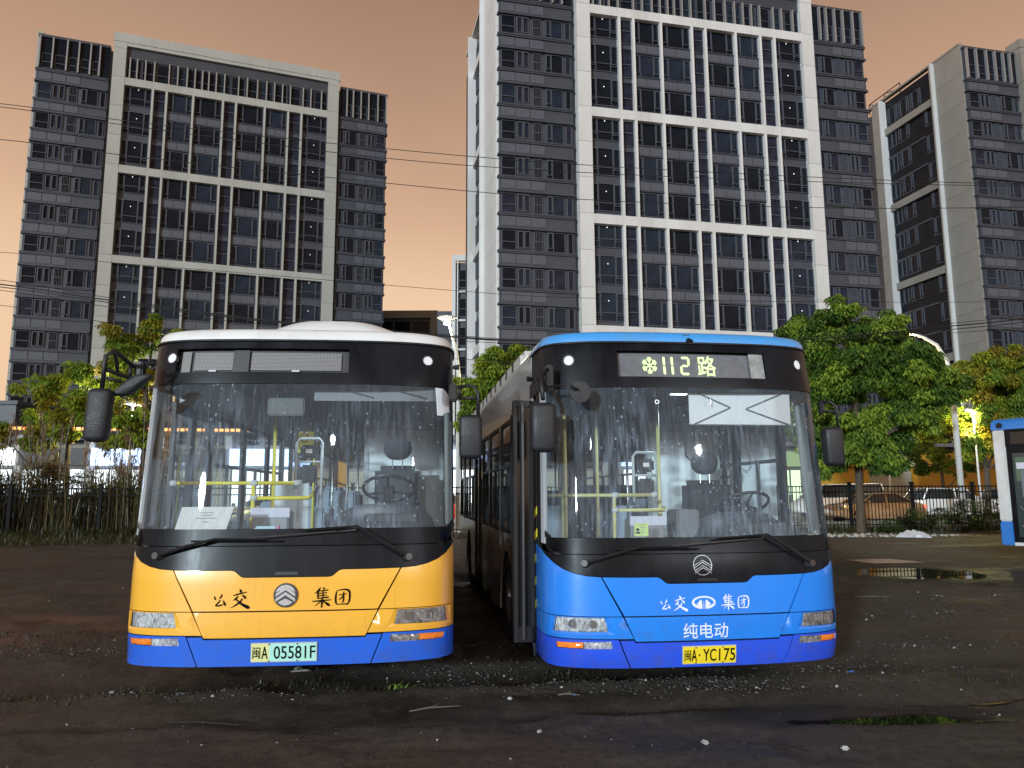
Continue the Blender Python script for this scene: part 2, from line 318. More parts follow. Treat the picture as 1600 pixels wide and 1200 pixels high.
wa.data.foreach_set('value', np.clip(np.maximum(wv, .75 * churn(X, Y)), 0, 1).astype(np.float32).ravel())
ground = link('ground', gme); tag(ground, kind='structure')

water = pm('puddle_water', (.012, .011, .010), .015, spec=1.0, bump=.015, bscale=3)
for i, (cx, cy, ax, ay) in enumerate(PUD):
    m = MB(); n = 48; pts = [(cx + 1.12 * ax * math.cos(a), cy + 1.12 * ay * math.sin(a), -.022 + (-.006 if i else 0)) for a in np.linspace(0, 2 * math.pi, n, endpoint=False)]
    m.face(pts); tag(m.build('puddle', water, fix=False), kind='structure')

# road beyond the fence, its kerb
asph = pm('wet_asphalt', (.045, .045, .048), .35, col2=(.07, .068, .065), vscale=.8, rvar=.25, bump=.3, bscale=40)
RD = Vector((.985, .172, 0))     # direction of street and fence
def along(x0, y0, u, d=0): return (x0 + RD.x * u - RD.y * d, y0 + RD.y * u + RD.x * d)
def strip(name, d0, d1, z, mat, u0=-60, u1=80, th=None):
    m = MB(); q = [along(0, 30.2, u0, d0), along(0, 30.2, u1, d0), along(0, 30.2, u1, d1), along(0, 30.2, u0, d1)]
    if th is None: m.face([(x, y, z) for x, y in q])
    else: m.prism(q, z - th, z, 'z')
    return tag(m.build(name, mat, fix=th is not None), kind='structure')
strip('road', 4.0, 17.0, .16, asph)
conc = pm('concrete_grey', (.28, .27, .25), .8, col2=(.18, .17, .155), vscale=2, bump=.3, bscale=30)
strip('kerb', 3.7, 4.0, .28, conc, th=.4)
strip('kerb', 17.0, 17.3, .28, conc, th=.4)
strip('pavement', 17.3, 24.5, .27, conc, th=.3)

# ------------------------------------------------------------ towers
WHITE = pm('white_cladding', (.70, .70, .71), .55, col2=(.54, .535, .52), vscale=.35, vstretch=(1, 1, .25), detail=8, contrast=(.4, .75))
DIM_BEIGE = pm('dim_beige_cladding', (.42, .42, .395), .6, col2=(.33, .325, .30), vscale=.35, vstretch=(1, 1, .25), detail=8, contrast=(.4, .75))  # cream tone, with the weaker light on this tower put into the colour
DGREY = pm('dark_grey_cladding', (.056, .064, .085), .55, col2=(.042, .048, .066), vscale=.5)
DGREY2 = pm('charcoal_cladding', (.05, .056, .072), .5, col2=(.038, .043, .056), vscale=.5)
PANEL = pm('pale_grey_panel', (.10, .112, .145), .45, col2=(.065, .073, .096), vscale=1.1, contrast=(.3, .7))
FRAME = pm('window_frame_grey', (.072, .081, .105), .45)
FINM = pm('metal_fin', (.33, .335, .34), .4, metal=.3)
SEAM = pm('dark_seam', (.05, .05, .05), .7)
def paneM(name, c, refl, c2=None): return pm(name, c, .12, spec=.10, col2=c2 or tuple(x * .6 for x in c), vscale=.9, detail=3)
GL = [paneM('dark_pane', (.010, .014, .022), .3), paneM('blue_grey_pane', (.022, .032, .052), .3), paneM('curtained_pane', (.032, .034, .058), .3, (.012, .013, .024)), paneM('open_casement_dark', (.004, .004, .005), .1)]
DOT = emit('room_lamp', (1, .98, .92), 1.6)
_wc = {}
def window(parent, x, y, z, w, h, lay, side=False, cur=None):
    """lay: list of (fraction start, fraction end, kind) vertical divisions; kind c = casement frame, f = fixed"""
    key = (round(w, 2), round(h, 2), lay)
    if key not in _wc:
        m = MB(); fw = .055
        m.box(0, w, -.05, .03, 0, fw); m.box(0, w, -.05, .03, h - fw, h); m.box(0, fw, -.05, .03, fw, h - fw); m.box(w - fw, w, -.05, .03, fw, h - fw)
        kinds = {'W3': ((.24, .76), ('c', 'f', 'c')), 'C2': ((.5,), ('c', 'c')), 'CF': ((.34,), ('c', 'f')), 'FX': ((), ('f',)), 'SL': ((), ('s',)), 'E3': ((.23, .75), ('c', 'f', 'c')), 'NB': ((), ('t',)), 'TR': ((), ('g',))}[lay]
        xs = [0] + [w * q for q in kinds[0]] + [w]
        for q in kinds[0]: m.box(w * q - .03, w * q + .03, -.055, .02, fw, h - fw)
        for k, kd in enumerate(kinds[1]):
            a, b = xs[k] + .05, xs[k + 1] - .05
            if kd == 'c':
                zb = h * .2 if lay != 'C2' else .1
                for (p, q, r, s) in ((a, b, zb, zb + .05), (a, b, h - .12, h - .07), (a, a + .05, zb + .05, h - .12), (b - .05, b, zb + .05, h - .12)): m.box(p, q, -.09, .02, r, s)
            if kd == 's': m.box(a, b, -.06, .02, h * .5 - .03, h * .5 + .03); [m.box(a + (b - a) * f - .012, a + (b - a) * f + .012, -.07, .02, .06, h - .06) for f in (.2, .4, .6, .8)]
            if kd == 't': m.box(a, b, -.06, .02, h * .45 - .035, h * .45 + .035)
            if kd == 'g': m.box(a, b, -.05, .02, h * .42 - .03, h * .42 + .03)
        if lay == 'E3': m.box(fw, w - fw, -.055, .02, h * .3 - .03, h * .3 + .03)
        _wc[key] = (m.mesh('window', FRAME, fix=False), [MB().box(fw, w - fw, .04, .07, fw, h - fw).mesh('pane', g, fix=False) for g in GL])
    fr, panes = _wc[key]
    rz = -math.pi / 2 if side else 0
    o = link('window', fr, parent, (x, y, z), (0, 0, rz))
    if cur is None: cur = rng.choice([0, 0, 0, 1, 1, 2])
    link('pane', panes[cur], o)
    if lay == 'E3': link('ceiling_lamp', DOTM, o, (w * .5, .02, h * .72))
    return o
DOTM = MB().box(-.035, .035, -.03, .0, -.035, .035).mesh('ceiling_lamp', DOT)
FL = [3.95, 5.2, 7.65, 10.45, 11.7, 14.5, 16.85, 18.2]
BANDS = [5.55, 14.55, 23.55, 32.55, 41.55]
_cache = {}
def cached(key, fn):
    if key not in _cache: _cache[key] = fn()
    return _cache[key]
def tower(label, px, py, th, dz, clad, sc=5.05, low=1, tag_name='apartment_tower'):
    T = empty(tag_name, (px, py, 0), R(90 - th)); tag(T, label, 'tower block', 'grey and white apartment towers'); T.location.z = dz
    k = clad.name
    W = MB(); W.box(-5.9, 27.15, .35, 18, -3, 44.45); W.build('wall', DGREY2, T)
    # white frame: two columns of panels, bands, parapet, fins
    colp = cached(('col', k), lambda: (lambda m: (m.box(0, 1.14, -.45, .6, 0, 2.98), m.mesh('column_panel', clad, bevel=.01))[1])(MB()))
    seam = cached('seam', lambda: MB().box(.01, 1.13, -.42, .55, -.02, 0).mesh('column_core', SEAM))
    for cx in (.26, 20.85):
        core = MB().box(cx + .03, cx + 1.1, -.40, .55, 0, 45.9).build('column_core', SEAM, T)
        z = 2.55 if low else 2.55
        while z < 42: link('column_panel', colp, T, (cx, 0, z)); z += 3.0
        MB().box(cx, cx + 1.14, -.45, .6, z, 45.2).build('column_panel', clad, T)
    band = cached(('band', k), lambda: (lambda m: ([m.box(i * 2.4315 + .006, (i + 1) * 2.4315 - .006, -.43, .5, 0, .78) for i in range(8)], m.mesh('band', clad))[1])(MB()))
    for bz in BANDS: link('band', band, T, (1.4, 0, bz - .78))
    par = MB()
    for i in range(9): par.box(.2 + i * 2.4333 + .005, .2 + (i + 1) * 2.4333 - .005, -.5, 1.2, 45.2, 46.1)
    par.box(1.4, 20.85, -.43, .6, 44.85, 45.2); par.build('parapet', clad, T)
    fin = cached(('fin', k), lambda: MB().box(-.1, .1, -.43, .3, 0, 8.22).mesh('fin', clad))
    for bz in BANDS[:-1]:
        for u in FL: link('fin', fin, T, (u, 0, bz))
    # recessed fill behind the frame
    MB().box(1.4, 20.85, .05, .34, 5.6, 44.85).build('infill_wall', DGREY, T)
    MB().box(1.4, 20.85, -.1, .05, 43.75, 44.85).build('lintel', DGREY2, T)
    # bays
    edges = [1.4] + FL + [20.85]; kinds = ['E', 'N', 'M', 'M', 'N', 'M', 'M', 'N', 'E']
    sp_in = {}
    for b, kd in enumerate(kinds):
        u0 = edges[b] + (.1 if b else 0); u1 = edges[b + 1] - (.1 if b < 8 else 0); w = round(u1 - u0, 2)
        for g, bz in enumerate(BANDS[:-1]):
            for f in range(3):
                zb = bz + f * 3.0
                cur = 2 if kd == 'N' else (0 if rng.random() < .55 else 1)
                if kd == 'M':
                    h = 2.0; z0 = zb + (.22 if f == 0 else .25)
                    window(T, u0, -.0, z0, w, h, 'W3', cur=cur)
                    if f < 2:
                        key = ('sp', w)
                        def mk():
                            m = MB(); m.box(0, w, -.12, .05, 0, .98); m.box(0, w, -.2, -.12, .9, .98); m.box(0, w, -.2, -.12, 0, .07); return m.mesh('spandrel', DGREY)
                        s = link('spandrel', cached(key, mk), T, (u0, 0, zb + 2.27))
                        pw = w / 2 - .14; pml = cached(('lp', round(pw, 2)), lambda: MB().box(0, pw, -.15, -.12, .14, .82).mesh('light_panel', PANEL, bevel=.01))
                        link('light_panel', pml, s, (.1, 0, 0)); link('light_panel', pml, s, (w / 2 + .04, 0, 0))
                elif kd == 'E':
                    window(T, u0, -.0, zb + .4, w, 2.35, 'E3', cur=1 if g < 2 else 0)
                else:
                    window(T, u0, -.02, zb + .06, w, 2.6, 'NB', cur=cur)
    # attic row behind grey fins
    us = np.linspace(1.4, 20.85, 15)
    for i in range(14): window(T, us[i] + .04, 0, 41.62, round(float(us[1] - us[0]) - .08, 2), 2.05, 'TR', cur=0 if i % 3 else 1)
    afin = cached('afin', lambda: MB().box(-.06, .06, -.3, .05, 0, 2.2).mesh('metal_fin', FINM))
    for u in (1.76, 2.4, 3.16, 3.95, 5.31, 6.1, 6.97, 7.7, 8.4, 9.0, 9.7, 10.5, 11.85, 12.7, 13.7, 14.6, 15.4, 16.2, 17.0, 18.3, 19.1, 20.2): link('metal_fin', afin, T, (u, 0, 41.56))
    # wings
    for side in (0, 1):
        q = 5.1 / 6.1 if side else 1
        def uu(a): return 22.15 + (-a) * q if side else a
        lo, hi = sorted((uu(-6.1), uu(-.05)))
        MB().box(lo, hi, .1, .34, -2, 44.5).build('wing_wall', DGREY, T)
        mz = MB(); mz.box(lo - (0 if side else .1), hi + (.1 if side else 0), -.1, .5, 44.5, 44.75); mz.build('wing_coping', DGREY2, T)
        L = hi - lo
        def mkb():
            m = MB(); a, b = (-.12, L) if not side else (0, L + .12)
            m.box(a * .5, L if not side else b - .06, -.02, .1, 0, 1.25)
            m.box(a, b, -.2, .3, 1.17, 1.29); m.box(a * .8, b, -.14, .2, 1.05, 1.17); m.box(a, b, -.2, .3, -.04, .08); m.box(a * .8, b, -.14, .2, .08, .18); return m.mesh('spandrel', DGREY)
        spm = cached(('wsp', side), mkb); pw = 1.12 * q; lpm = cached(('wlp', side), lambda: MB().box(0, pw, -.06, -.02, .26, 1.0).mesh('light_panel', PANEL, bevel=.012))
        z = 39.95
        while z > -1:
            s = link('spandrel', spm, T, (lo, 0, z))
            for i in range(3): link('light_panel', lpm, s, ((.12 if not side else L - .12 - pw * 3 - .16) + i * (pw + .08), 0, 0))
            if z > 2.5:
                zz = z - 1.75
                for (a, b, lay) in ((-5.95, -4.8, 'TR'), (-4.7, -3.65, 'C2'), (-3.35, -2.65, 'SL'), (-2.3, -.85, 'CF'), (-.65, -.2, 'FX')):
                    x0, x1 = sorted((uu(a), uu(b))); hh = 1.65 if lay != 'C2' else 1.5
                    window(T, x0, 0.05, zz + (1.68 - hh), round(x1 - x0, 2), hh, lay)
            z -= 3.0
        MB().box(lo + .05, hi - .05, .0, .1, 41.3, 44.5).build('attic_glazing', GL[0], T)
        wf = cached('wfin', lambda: MB().box(-.06, .06, -.3, 0, 0, 3.2).mesh('metal_fin', FINM))
        for a in (-6.0, -4.9, -3.7, -2.7, -1.7, -.9): link('metal_fin', wf, T, (uu(a), 0, 41.3))
        for a, b in ((-5.8, -5.0), (-4.7, -3.8), (-3.5, -2.8), (-2.5, -1.8), (-1.5, -1.0)):
            x0, x1 = sorted((uu(a), uu(b))); window(T, x0, -.03, 41.35, round(x1 - x0, 2), 1.5, 'TR', cur=0)
    # left side face: broad pale column, glazed recess with bands, second column
    cp = cached(('scol', k), lambda: MB().box(-.45, 0, 0, sc, 0, 2.98).mesh('column_panel', clad))
    cp2 = cached(('scol2', k), lambda: MB().box(-.45, 0, 0, 1.5, 0, 2.98).mesh('column_panel', clad))
    MB().box(-6.28, -5.9, .32, sc, 0, 44.9).build('column_core', SEAM, T)
    z = -3
    while z < 42.5: link('column_panel', cp, T, (-5.9, .3, z)); link('column_panel', cp2, T, (-5.9, 11.9, z)); link('column_panel', cp2, T, (-5.9, sc + .33, z)).scale = (1.45, .35, 1); z += 3.0
    MB().box(-6.4, -5.9, .3, 15, z, 45.2).build('parapet', clad, T)
    for bz in BANDS: MB().box(-6.3, -5.9, sc + .87, 11.9, bz - .78, bz).build('band', clad, T)
    for yy in (sc + .32, 11.6): MB().box(-6.75, -5.9, yy, yy + .16, 0, 45.0).build('edge_fin', WHITE, T)
    MB().box(-5.925, -5.9, sc + .87, 11.9, .5, 44.8).build('recess_glazing', GL[0], T)
    for g, bz in enumerate(BANDS[1:-1]):
        for f in range(3):
            for (a, b, lay) in ((sc + 1.1, sc + 2.5, 'W3'), (8.2, 9.9, 'W3'), (10.2, 11.6, 'C2')):
                window(T, -5.93, b, bz + f * 3 + .5, b - a, 1.9, lay, side=True, cur=0)
            MB().box(-6.02, -5.9, 5.95, 11.85, bz + f * 3 + 2.4, bz + f * 3 + 2.6).build('ledge', DGREY, T)
    for a, b in ((6.2, 7.8), (8.0, 9.6), (9.8, 11.4)): window(T, -5.93, b, 41.7, round(b - a, 2), 2.1, 'W3', side=True)
    # corner window returns of the front wing
    fl = cached('corner', lambda: MB().box(-.16, .0, -.12, .3, 0, .12).mesh('corner_moulding', DGREY2))
    z = 39.91
    while z > 0: link('corner_moulding', fl, T, (-6.1, 0, z)); link('corner_moulding', fl, T, (-6.1, 0, z + 1.2)); z -= 3
    return T
main_t = tower('tallest-looking tower in the middle with bright white frame, directly above the blue bus', 5.07, 58.2, 77.5, 0, WHITE)
left_t = tower('grey tower with dull cream frame standing behind the orange bus on the left', -39.21, 70.0, 69.5, .68, DIM_BEIGE)
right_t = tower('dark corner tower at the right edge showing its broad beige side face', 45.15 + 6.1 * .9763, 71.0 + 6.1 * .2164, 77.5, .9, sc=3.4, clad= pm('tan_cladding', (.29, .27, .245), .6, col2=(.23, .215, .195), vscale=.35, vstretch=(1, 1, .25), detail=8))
# roof gear on the right tower
m = MB()
for a in (9.5, 12.0, 14.6): m.tube([(-5.6, a, 44.9), (-5.6, a, 46.2)], .06)
m.tube([(-5.6, 9.5, 46.2), (-5.6, 14.6, 46.2)], .06); m.tube([(-5.6, 9.5, 45.5), (-5.6, 12, 46.2)], .05); m.tube([(-5.6, 14.6, 46.2), (-3.5, 14.6, 46.2)], .05); m.tube([(-3.5, 14.6, 44.9), (-3.5, 14.6, 46.2)], .05)
m.build('roof_railing', SEAM, right_t)

# far slab in the gap between the towers
fb = empty('office_block', (-15.1, 90, 0)); tag(fb, 'distant low grey office block in the gap between the towers', 'office block')
MB().box(-8, 6.2, .3, 14, 0, 23.4).build('wall', DGREY2, fb)
TAN = pm('tan_frame', (.30, .28, .25), .6)
m = MB(); m.box(-8, 6.25, -.2, .3, 22.6, 23.5); m.box(5.4, 6.25, -.2, .3, 0, 22.6); m.box(-8, 5.4, -.1, .3, 18.6, 19.1); m.box(-8, 5.4, -.1, .3, 14.2, 14.7); m.build('frame', TAN, fb)
for zf in (19.3, 14.9, 10.5):
    for i in range(6): window(fb, -7.6 + i * 2.15, .2, zf, 2.05, 3.0, 'TR', cur=0 if zf > 19 else 1)
    MB().box(-8, 5.4, .1, .3, zf - .2, zf).build('ledge', TAN, fb)
MB().box(6.3, 12.5, -1, 14, 0, 23.2).build('stair_tower', DGREY2, fb)
# second far tower, sliver left of the main one
ft = empty('far_tower', (-6.05, 76, 0)); tag(ft, 'far narrow tower peeping out left of the white framed tower', 'tower block')
MB().box(.1, 9, .3, 12, 0, 25.2).build('wall', DGREY2, ft)
for x0, x1 in ((0, .35), (.5, .62), (1.55, 1.9)): MB().box(x0, x1, -.1, .3, 0, 25.6).build('column_panel', WHITE, ft)
MB().box(0, 9, -.15, .3, 25.3, 25.9).build('parapet', WHITE, ft)
for i in range(8): window(ft, .68, .15, 1.5 + i * 3, .8, 1.9, 'TR', cur=0); MB().box(.65, 1.52, .0, .3, 1.0 + i * 3, 1.2 + i * 3).build('ledge', WHITE, ft)
lb = empty('low_building', (-46, 60, 0)); tag(lb, 'low grey building edge at the far left below the sky', 'building')
MB().box(-14, 7, 0, 10, 0, 8.8).build('wall', DGREY2, lb); MB().box(-14, 7.2, -.2, 10, 8.8, 9.1).build('coping', DGREY, lb)
for i in range(6): window(lb, -12 + i * 3, -.08, 5.8, 2.0, 1.8, 'C2')
# ------------------------------------------------------------ shops behind the street
def shop_row(name, u0, u1, d, h, label, units, roof_col):
    x0, y0 = along(0, 30.2, u0, d); L = u1 - u0
    r = empty(name, (x0, y0, .25), math.atan2(RD.y, RD.x)); tag(r, label, 'shop building')
    MB().box(0, L, .3, 12, 0, h).build('wall', conc, r); MB().box(-.2, L + .2, -.9, 12.2, h, h + .25).build('roof', roof_col, r)
    n = len(units); w = L / n
    for i, (kind, cw, cs) in enumerate(units):
        a, b = i * w + .25, (i + 1) * w - .25
        MB().box(i * w - .2, i * w + .2, -.05, .3, 0, h).build('pillar', pm('pillar_' + cs[0], cs[1], .6), r)
        if kind == 'lit':
            f = MB(); [f.box(a + (b - a) * q - .04, a + (b - a) * q + .04, .0, .1, .1, 3.0) for q in (0, .25, .5, .75, 1)]; f.box(a, b, 0, .1, 3.0, 3.1); f.box(a, b, 0, .1, 0, .25)
            sh = f.build('shop_window', FRAME, r); MB().box(a, b, .12, .2, .25, 3.0).build('lit_pane', cw, sh)
            mm = MB(); random.seed(i)
            for q in range(9): xx = a + (b - a) * (q + .5) / 9; mm.box(xx - .12, xx + .12, .04, .1, .25, random.uniform(.7, 1.6))
            mm.build('display_goods', SEAM, sh)
        elif kind == 'shutter':
            sh = empty('roller_shutter', (0, 0, 0), 0, r); sl = MB().box(0, b - a, 0, .06, 0, .13).mesh('slat', cw, bevel=.01)
            for q in range(20): link('slat', sl, sh, (a, .06, q * .145))
        else:
            MB().box(a, b, .05, .3, 0, 3.2).build('wall_panel', cw, r)
        MB().box(a - .1, b + .1, -.35, .1, 3.25, 4.3).build('fascia_sign', cs[2], r, bevel=.02)
        for q in (0, 1):
            xx = a + (b - a) * (.05 + .5 * q); window(r, xx, .25, 4.55, (b - a) * .4, max(h - 5.0, .8), 'TR', cur=0)
    return r
Eb, Ew, Eo, Ey, Er = emit('blue_white_light', (.45, .62, 1.0), 5), emit('cool_white_light', (.86, .95, 1.0), 3.2), emit('orange_light', (1.0, .32, .07), 5), emit('warm_white_light', (1.0, .80, .50), 4), emit('red_light', (1.0, .08, .04), 4)
dk = pm('dark_board', (.03, .03, .04), .4); Edim = emit('dim_warm_light', (1.0, .72, .42), .9); Egr = emit('pale_green_light', (.75, 1, .6), 1.4)
YEL = pm('yellow_wall', (.46, .26, .025), .6); GRN = pm('pale_green_wall', (.35, .5, .25), .6); SHU = pm('shutter_metal', (.42, .42, .36), .5); RB = pm('red_board', (.5, .05, .03), .5)
shop_l = shop_row('shop_building', -47, -10.5, 21.5, 5.3, 'brightly lit shop row glowing white and blue behind the reeds on the left',
    [('lit', Ew, ('w', (.5, .5, .5), Eb)), ('lit', Ew, ('w', (.5, .5, .5), Eb)), ('shutter', SHU, ('w', (.5, .5, .5), Ew)), ('lit', Ew, ('w', (.5, .5, .5), Eb)), ('lit', Ew, ('w', (.5, .5, .5), Ew)), ('lit', Ew, ('w', (.5, .5, .5), dk)), ('lit', Ew, ('w', (.5, .5, .5), Eb)), ('shutter', SHU, ('w', (.5, .5, .5), dk)), ('lit', Ew, ('w', (.5, .5, .5), Eb))], pm('grey_roof', (.12, .12, .14), .6))
m = MB()
for i in range(110): m.box(i * .33 + .03, i * .33 + .24, -1.0, -.9, 5.35, 5.5)
m.build('light_string', Eo, shop_l)
shop_m = shop_row('shop_building', -9.5, 9, 21.5, 5.0, 'shuttered shop row seen in the gap between the two buses', [('shutter', SHU, ('g', (.3, .3, .3), dk)), ('lit', Ew, ('g', (.3, .3, .3), dk)), ('lit', Ew, ('g', (.3, .3, .3), Eb)), ('lit', Edim, ('g', (.3, .3, .3), Eb)), ('shutter', SHU, ('g', (.3, .3, .3), dk))], pm('grey_roof', (.12, .12, .14), .6))
shop_r = shop_row('shop_building', 10, 46, 21.5, 4.7, 'yellow and green shop row with a roller shutter behind the parked cars on the right',
    [('lit', Ew, ('w', (.5, .5, .5), Eb)), ('lit', Egr, ('w', (.5, .5, .5), dk)), ('panel', GRN, ('w', (.5, .5, .5), GRN)), ('lit', Egr, ('g', (.3, .3, .3), GRN)), ('panel', YEL, ('y', (.6, .33, .03), YEL)), ('shutter', SHU, ('y', (.6, .33, .03), pm('cream_board', (.5, .45, .3), .5))), ('panel', YEL, ('y', (.6, .33, .03), YEL)), ('panel', YEL, ('y', (.6, .33, .03), YEL)), ('lit', Ey, ('y', (.6, .33, .03), YEL))], pm('grey_roof', (.12, .12, .14), .6))

# ------------------------------------------------------------ parked cars
tyre = pm('tyre_rubber', (.018, .018, .02), .75); rim = pm('wheel_rim', (.35, .35, .37), .3, metal=.8); dglass = pm('car_glass', (.02, .025, .03), .06, spec=.8)
def wheel(parent, x, y, r, w, name='wheel', axis='y'):
    o = empty(name, (x, y, r), 0, parent); a = []
    def lathe(prof, mat, nm, n=20):
        m = MB(); k = len(prof)
        for i in range(n):
            t = 2 * math.pi * i / n
            for (rr, d) in prof: m.v.append((rr * math.cos(t), d, rr * math.sin(t)) if axis == 'y' else (d, rr * math.cos(t), rr * math.sin(t)))
        for i in range(n):
            for j in range(k - 1):
                a0 = i * k + j; b0 = ((i + 1) % n) * k + j; m.f.append((a0, b0, b0 + 1, a0 + 1)); m.mi.append(0)
        autosmooth(m.build(nm, mat, o))
    lathe([(r * .62, -w / 2), (r * .93, -w / 2), (r, -w * .35), (r, w * .35), (r * .93, w / 2), (r * .62, w / 2)], tyre, 'tyre')
    lathe([(0, -w * .5), (r * .12, -w * .52), (r * .16, -w * .3), (r * .5, -w * .3), (r * .62, -w * .46), (r * .62, w * .46), (r * .5, w * .3), (r * .16, w * .3), (r * .12, w * .52), (0, w * .5)], rim, 'rim')
    return o
def car(x, y, z, rz, paint, kind, label, tail=None, head=None):
    c = empty('parked_car', (x, y, z), rz); tag(c, label, 'car', 'cars parked along the street')
    if kind == 'sedan':
        body = [(-2.3, .35), (-2.32, .6), (-2.2, .85), (-1.5, .95), (-.2, .97), (1.35, .98), (2.05, .96), (2.28, .8), (2.3, .4), (1.95, .22), (-1.9, .22)]; cab = [(-1.15, .94), (-.45, 1.38), (.75, 1.42), (1.7, .97)]; fx = 1.38
    elif kind == 'suv':
        body = [(-2.3, .4), (-2.32, .75), (-2.15, 1.0), (-1.3, 1.1), (1.9, 1.12), (2.25, 1.05), (2.3, .5), (1.95, .3), (-1.9, .3)]; cab = [(-1.15, 1.08), (-.55, 1.62), (1.75, 1.66), (2.18, 1.1)]; fx = 1.4
    else:
        body = [(-2.45, .4), (-2.45, .9), (-2.1, 1.15), (-1.7, 1.2), (2.4, 1.2), (2.45, .5), (2.1, .3), (-2.0, .3)]; cab = [(-1.95, 1.18), (-1.3, 1.9), (2.25, 1.95), (2.42, 1.2)]; fx = 1.5
    def loft(poly, ws, name, mat):
        m = MB(); n = len(poly); S = [(-1, .0), (-.93, .06), (.93, .06), (1, .0)]
        cx = sum(p[0] for p in poly) / n; cz = sum(p[1] for p in poly) / n; zt = max(p[1] for p in poly); zb = min(p[1] for p in poly)
        for s, sh in S:
            for (px, pz) in poly:
                k = ws(pz, zb, zt); shr = 1 - (.03 if abs(s) == 1 else 0)
                m.v.append(((px - cx) * shr + cx, s * k, (pz - cz) * shr + cz))
        for i in range(3):
            for j in range(n): a = i * n + j; b = i * n + (j + 1) % n; m.f.append((a, b, b + n, a + n)); m.mi.append(0)
        m.f.append(tuple(range(n))); m.mi.append(0); m.f.append(tuple(range(4 * n - 1, 3 * n - 1, -1))); m.mi.append(0)
        return autosmooth(m.build(name, mat, c, bevel=.03), 50)
    loft(body, lambda z, a, b: .9 - .05 * (z - a) / (b - a), 'body', paint)
    loft(cab, lambda z, a, b: .80 - .17 * (z - a) / (b - a), 'cabin_glass', dglass)
    rp = [(cab[1][0] + .1, cab[1][1] - .02), (cab[1][0] + .2, cab[1][1] + .035), (cab[2][0] - .2, cab[2][1] + .035), (cab[2][0] - .02, cab[2][1] - .03)]
    MB().prism(rp, -.63, .63, 'y').build('roof', paint, c, bevel=.02)
    for s in (-1, 1):
        m = MB()
        for (a, b) in ((cab[0], cab[1]), (cab[3], cab[2]), ((.2, cab[0][1]), (.2, cab[1][1] + .02))): m.tube([(a[0], s * .81, a[1]), (b[0], s * .645, b[1])], .04, 5)
        m.build('window_pillar', paint, c)
        MB().box(-.02, .12, s * .88 if s > 0 else -1.06, 1.06 if s > 0 else -.88, .98, 1.1).build('wing_mirror', paint, c, loc=(cab[0][0] + .25, 0, cab[0][1] - .95), bevel=.02)
        MB().box(.1, .28, s * .905 - .01, s * .905 + .01, .82, .86).build('door_handle', rim, c)
        m = MB(); m.box(-2.3, -2.05, s * .72 - .14, s * .72 + .14, .62, .78); m.build('headlight', head or rim, c, bevel=.02)
        m = MB(); m.box(2.1, 2.32, s * .70 - .16, s * .70 + .16, .70, .86); m.build('tail_light', tail or RB, c, bevel=.02)
        for q in (-fx, fx): wheel(c, q, s * .78, .33, .22)
    return c
PW = pm('white_car_paint', (.75, .75, .75), .25, coat=.6); PO = pm('champagne_car_paint', (.50, .33, .19), .25, coat=.6, metal=.3); PK = pm('black_car_paint', (.03, .03, .035), .2, coat=.8); PS = pm('silver_car_paint', (.45, .46, .48), .3, metal=.5, coat=.5)
ra = math.atan2(RD.y, RD.x)
car(17.7, 38.2, .16, ra, PO, 'sedan', 'champagne sedan with glowing orange flanks nearest behind the fence on the right', tail=Er)
car(23.6, 42.0, .16, ra + math.pi, PW, 'suv', 'white car with dark roof glass behind the lamp post and fence', head=Ew)
car(18.3, 43.6, .16, ra, PW, 'van', 'pale van half hidden by the trunk of the big tree on the right')
car(28.9, 44.0, .16, ra + math.pi, PW, 'suv', 'white car beside the parked bus at the right edge, in front of the yellow wall')
car(21.7, 46.6, .16, ra, PK, 'sedan', 'dark sedan parked in the second row behind the white cars')
car(-12.5, 39.5, .16, ra, PS, 'sedan', 'silver car behind the reeds nearest the orange bus', tail=Er)
car(-19.5, 38.5, .16, ra + math.pi, PW, 'suv', 'white car behind the reeds at the far left', head=Ew)
car(-3.2, 41.5, .16, ra, pm('red_car_paint', (.45, .03, .02), .25, coat=.6), 'sedan', 'red car glimpsed in the gap between the two buses', tail=Er)

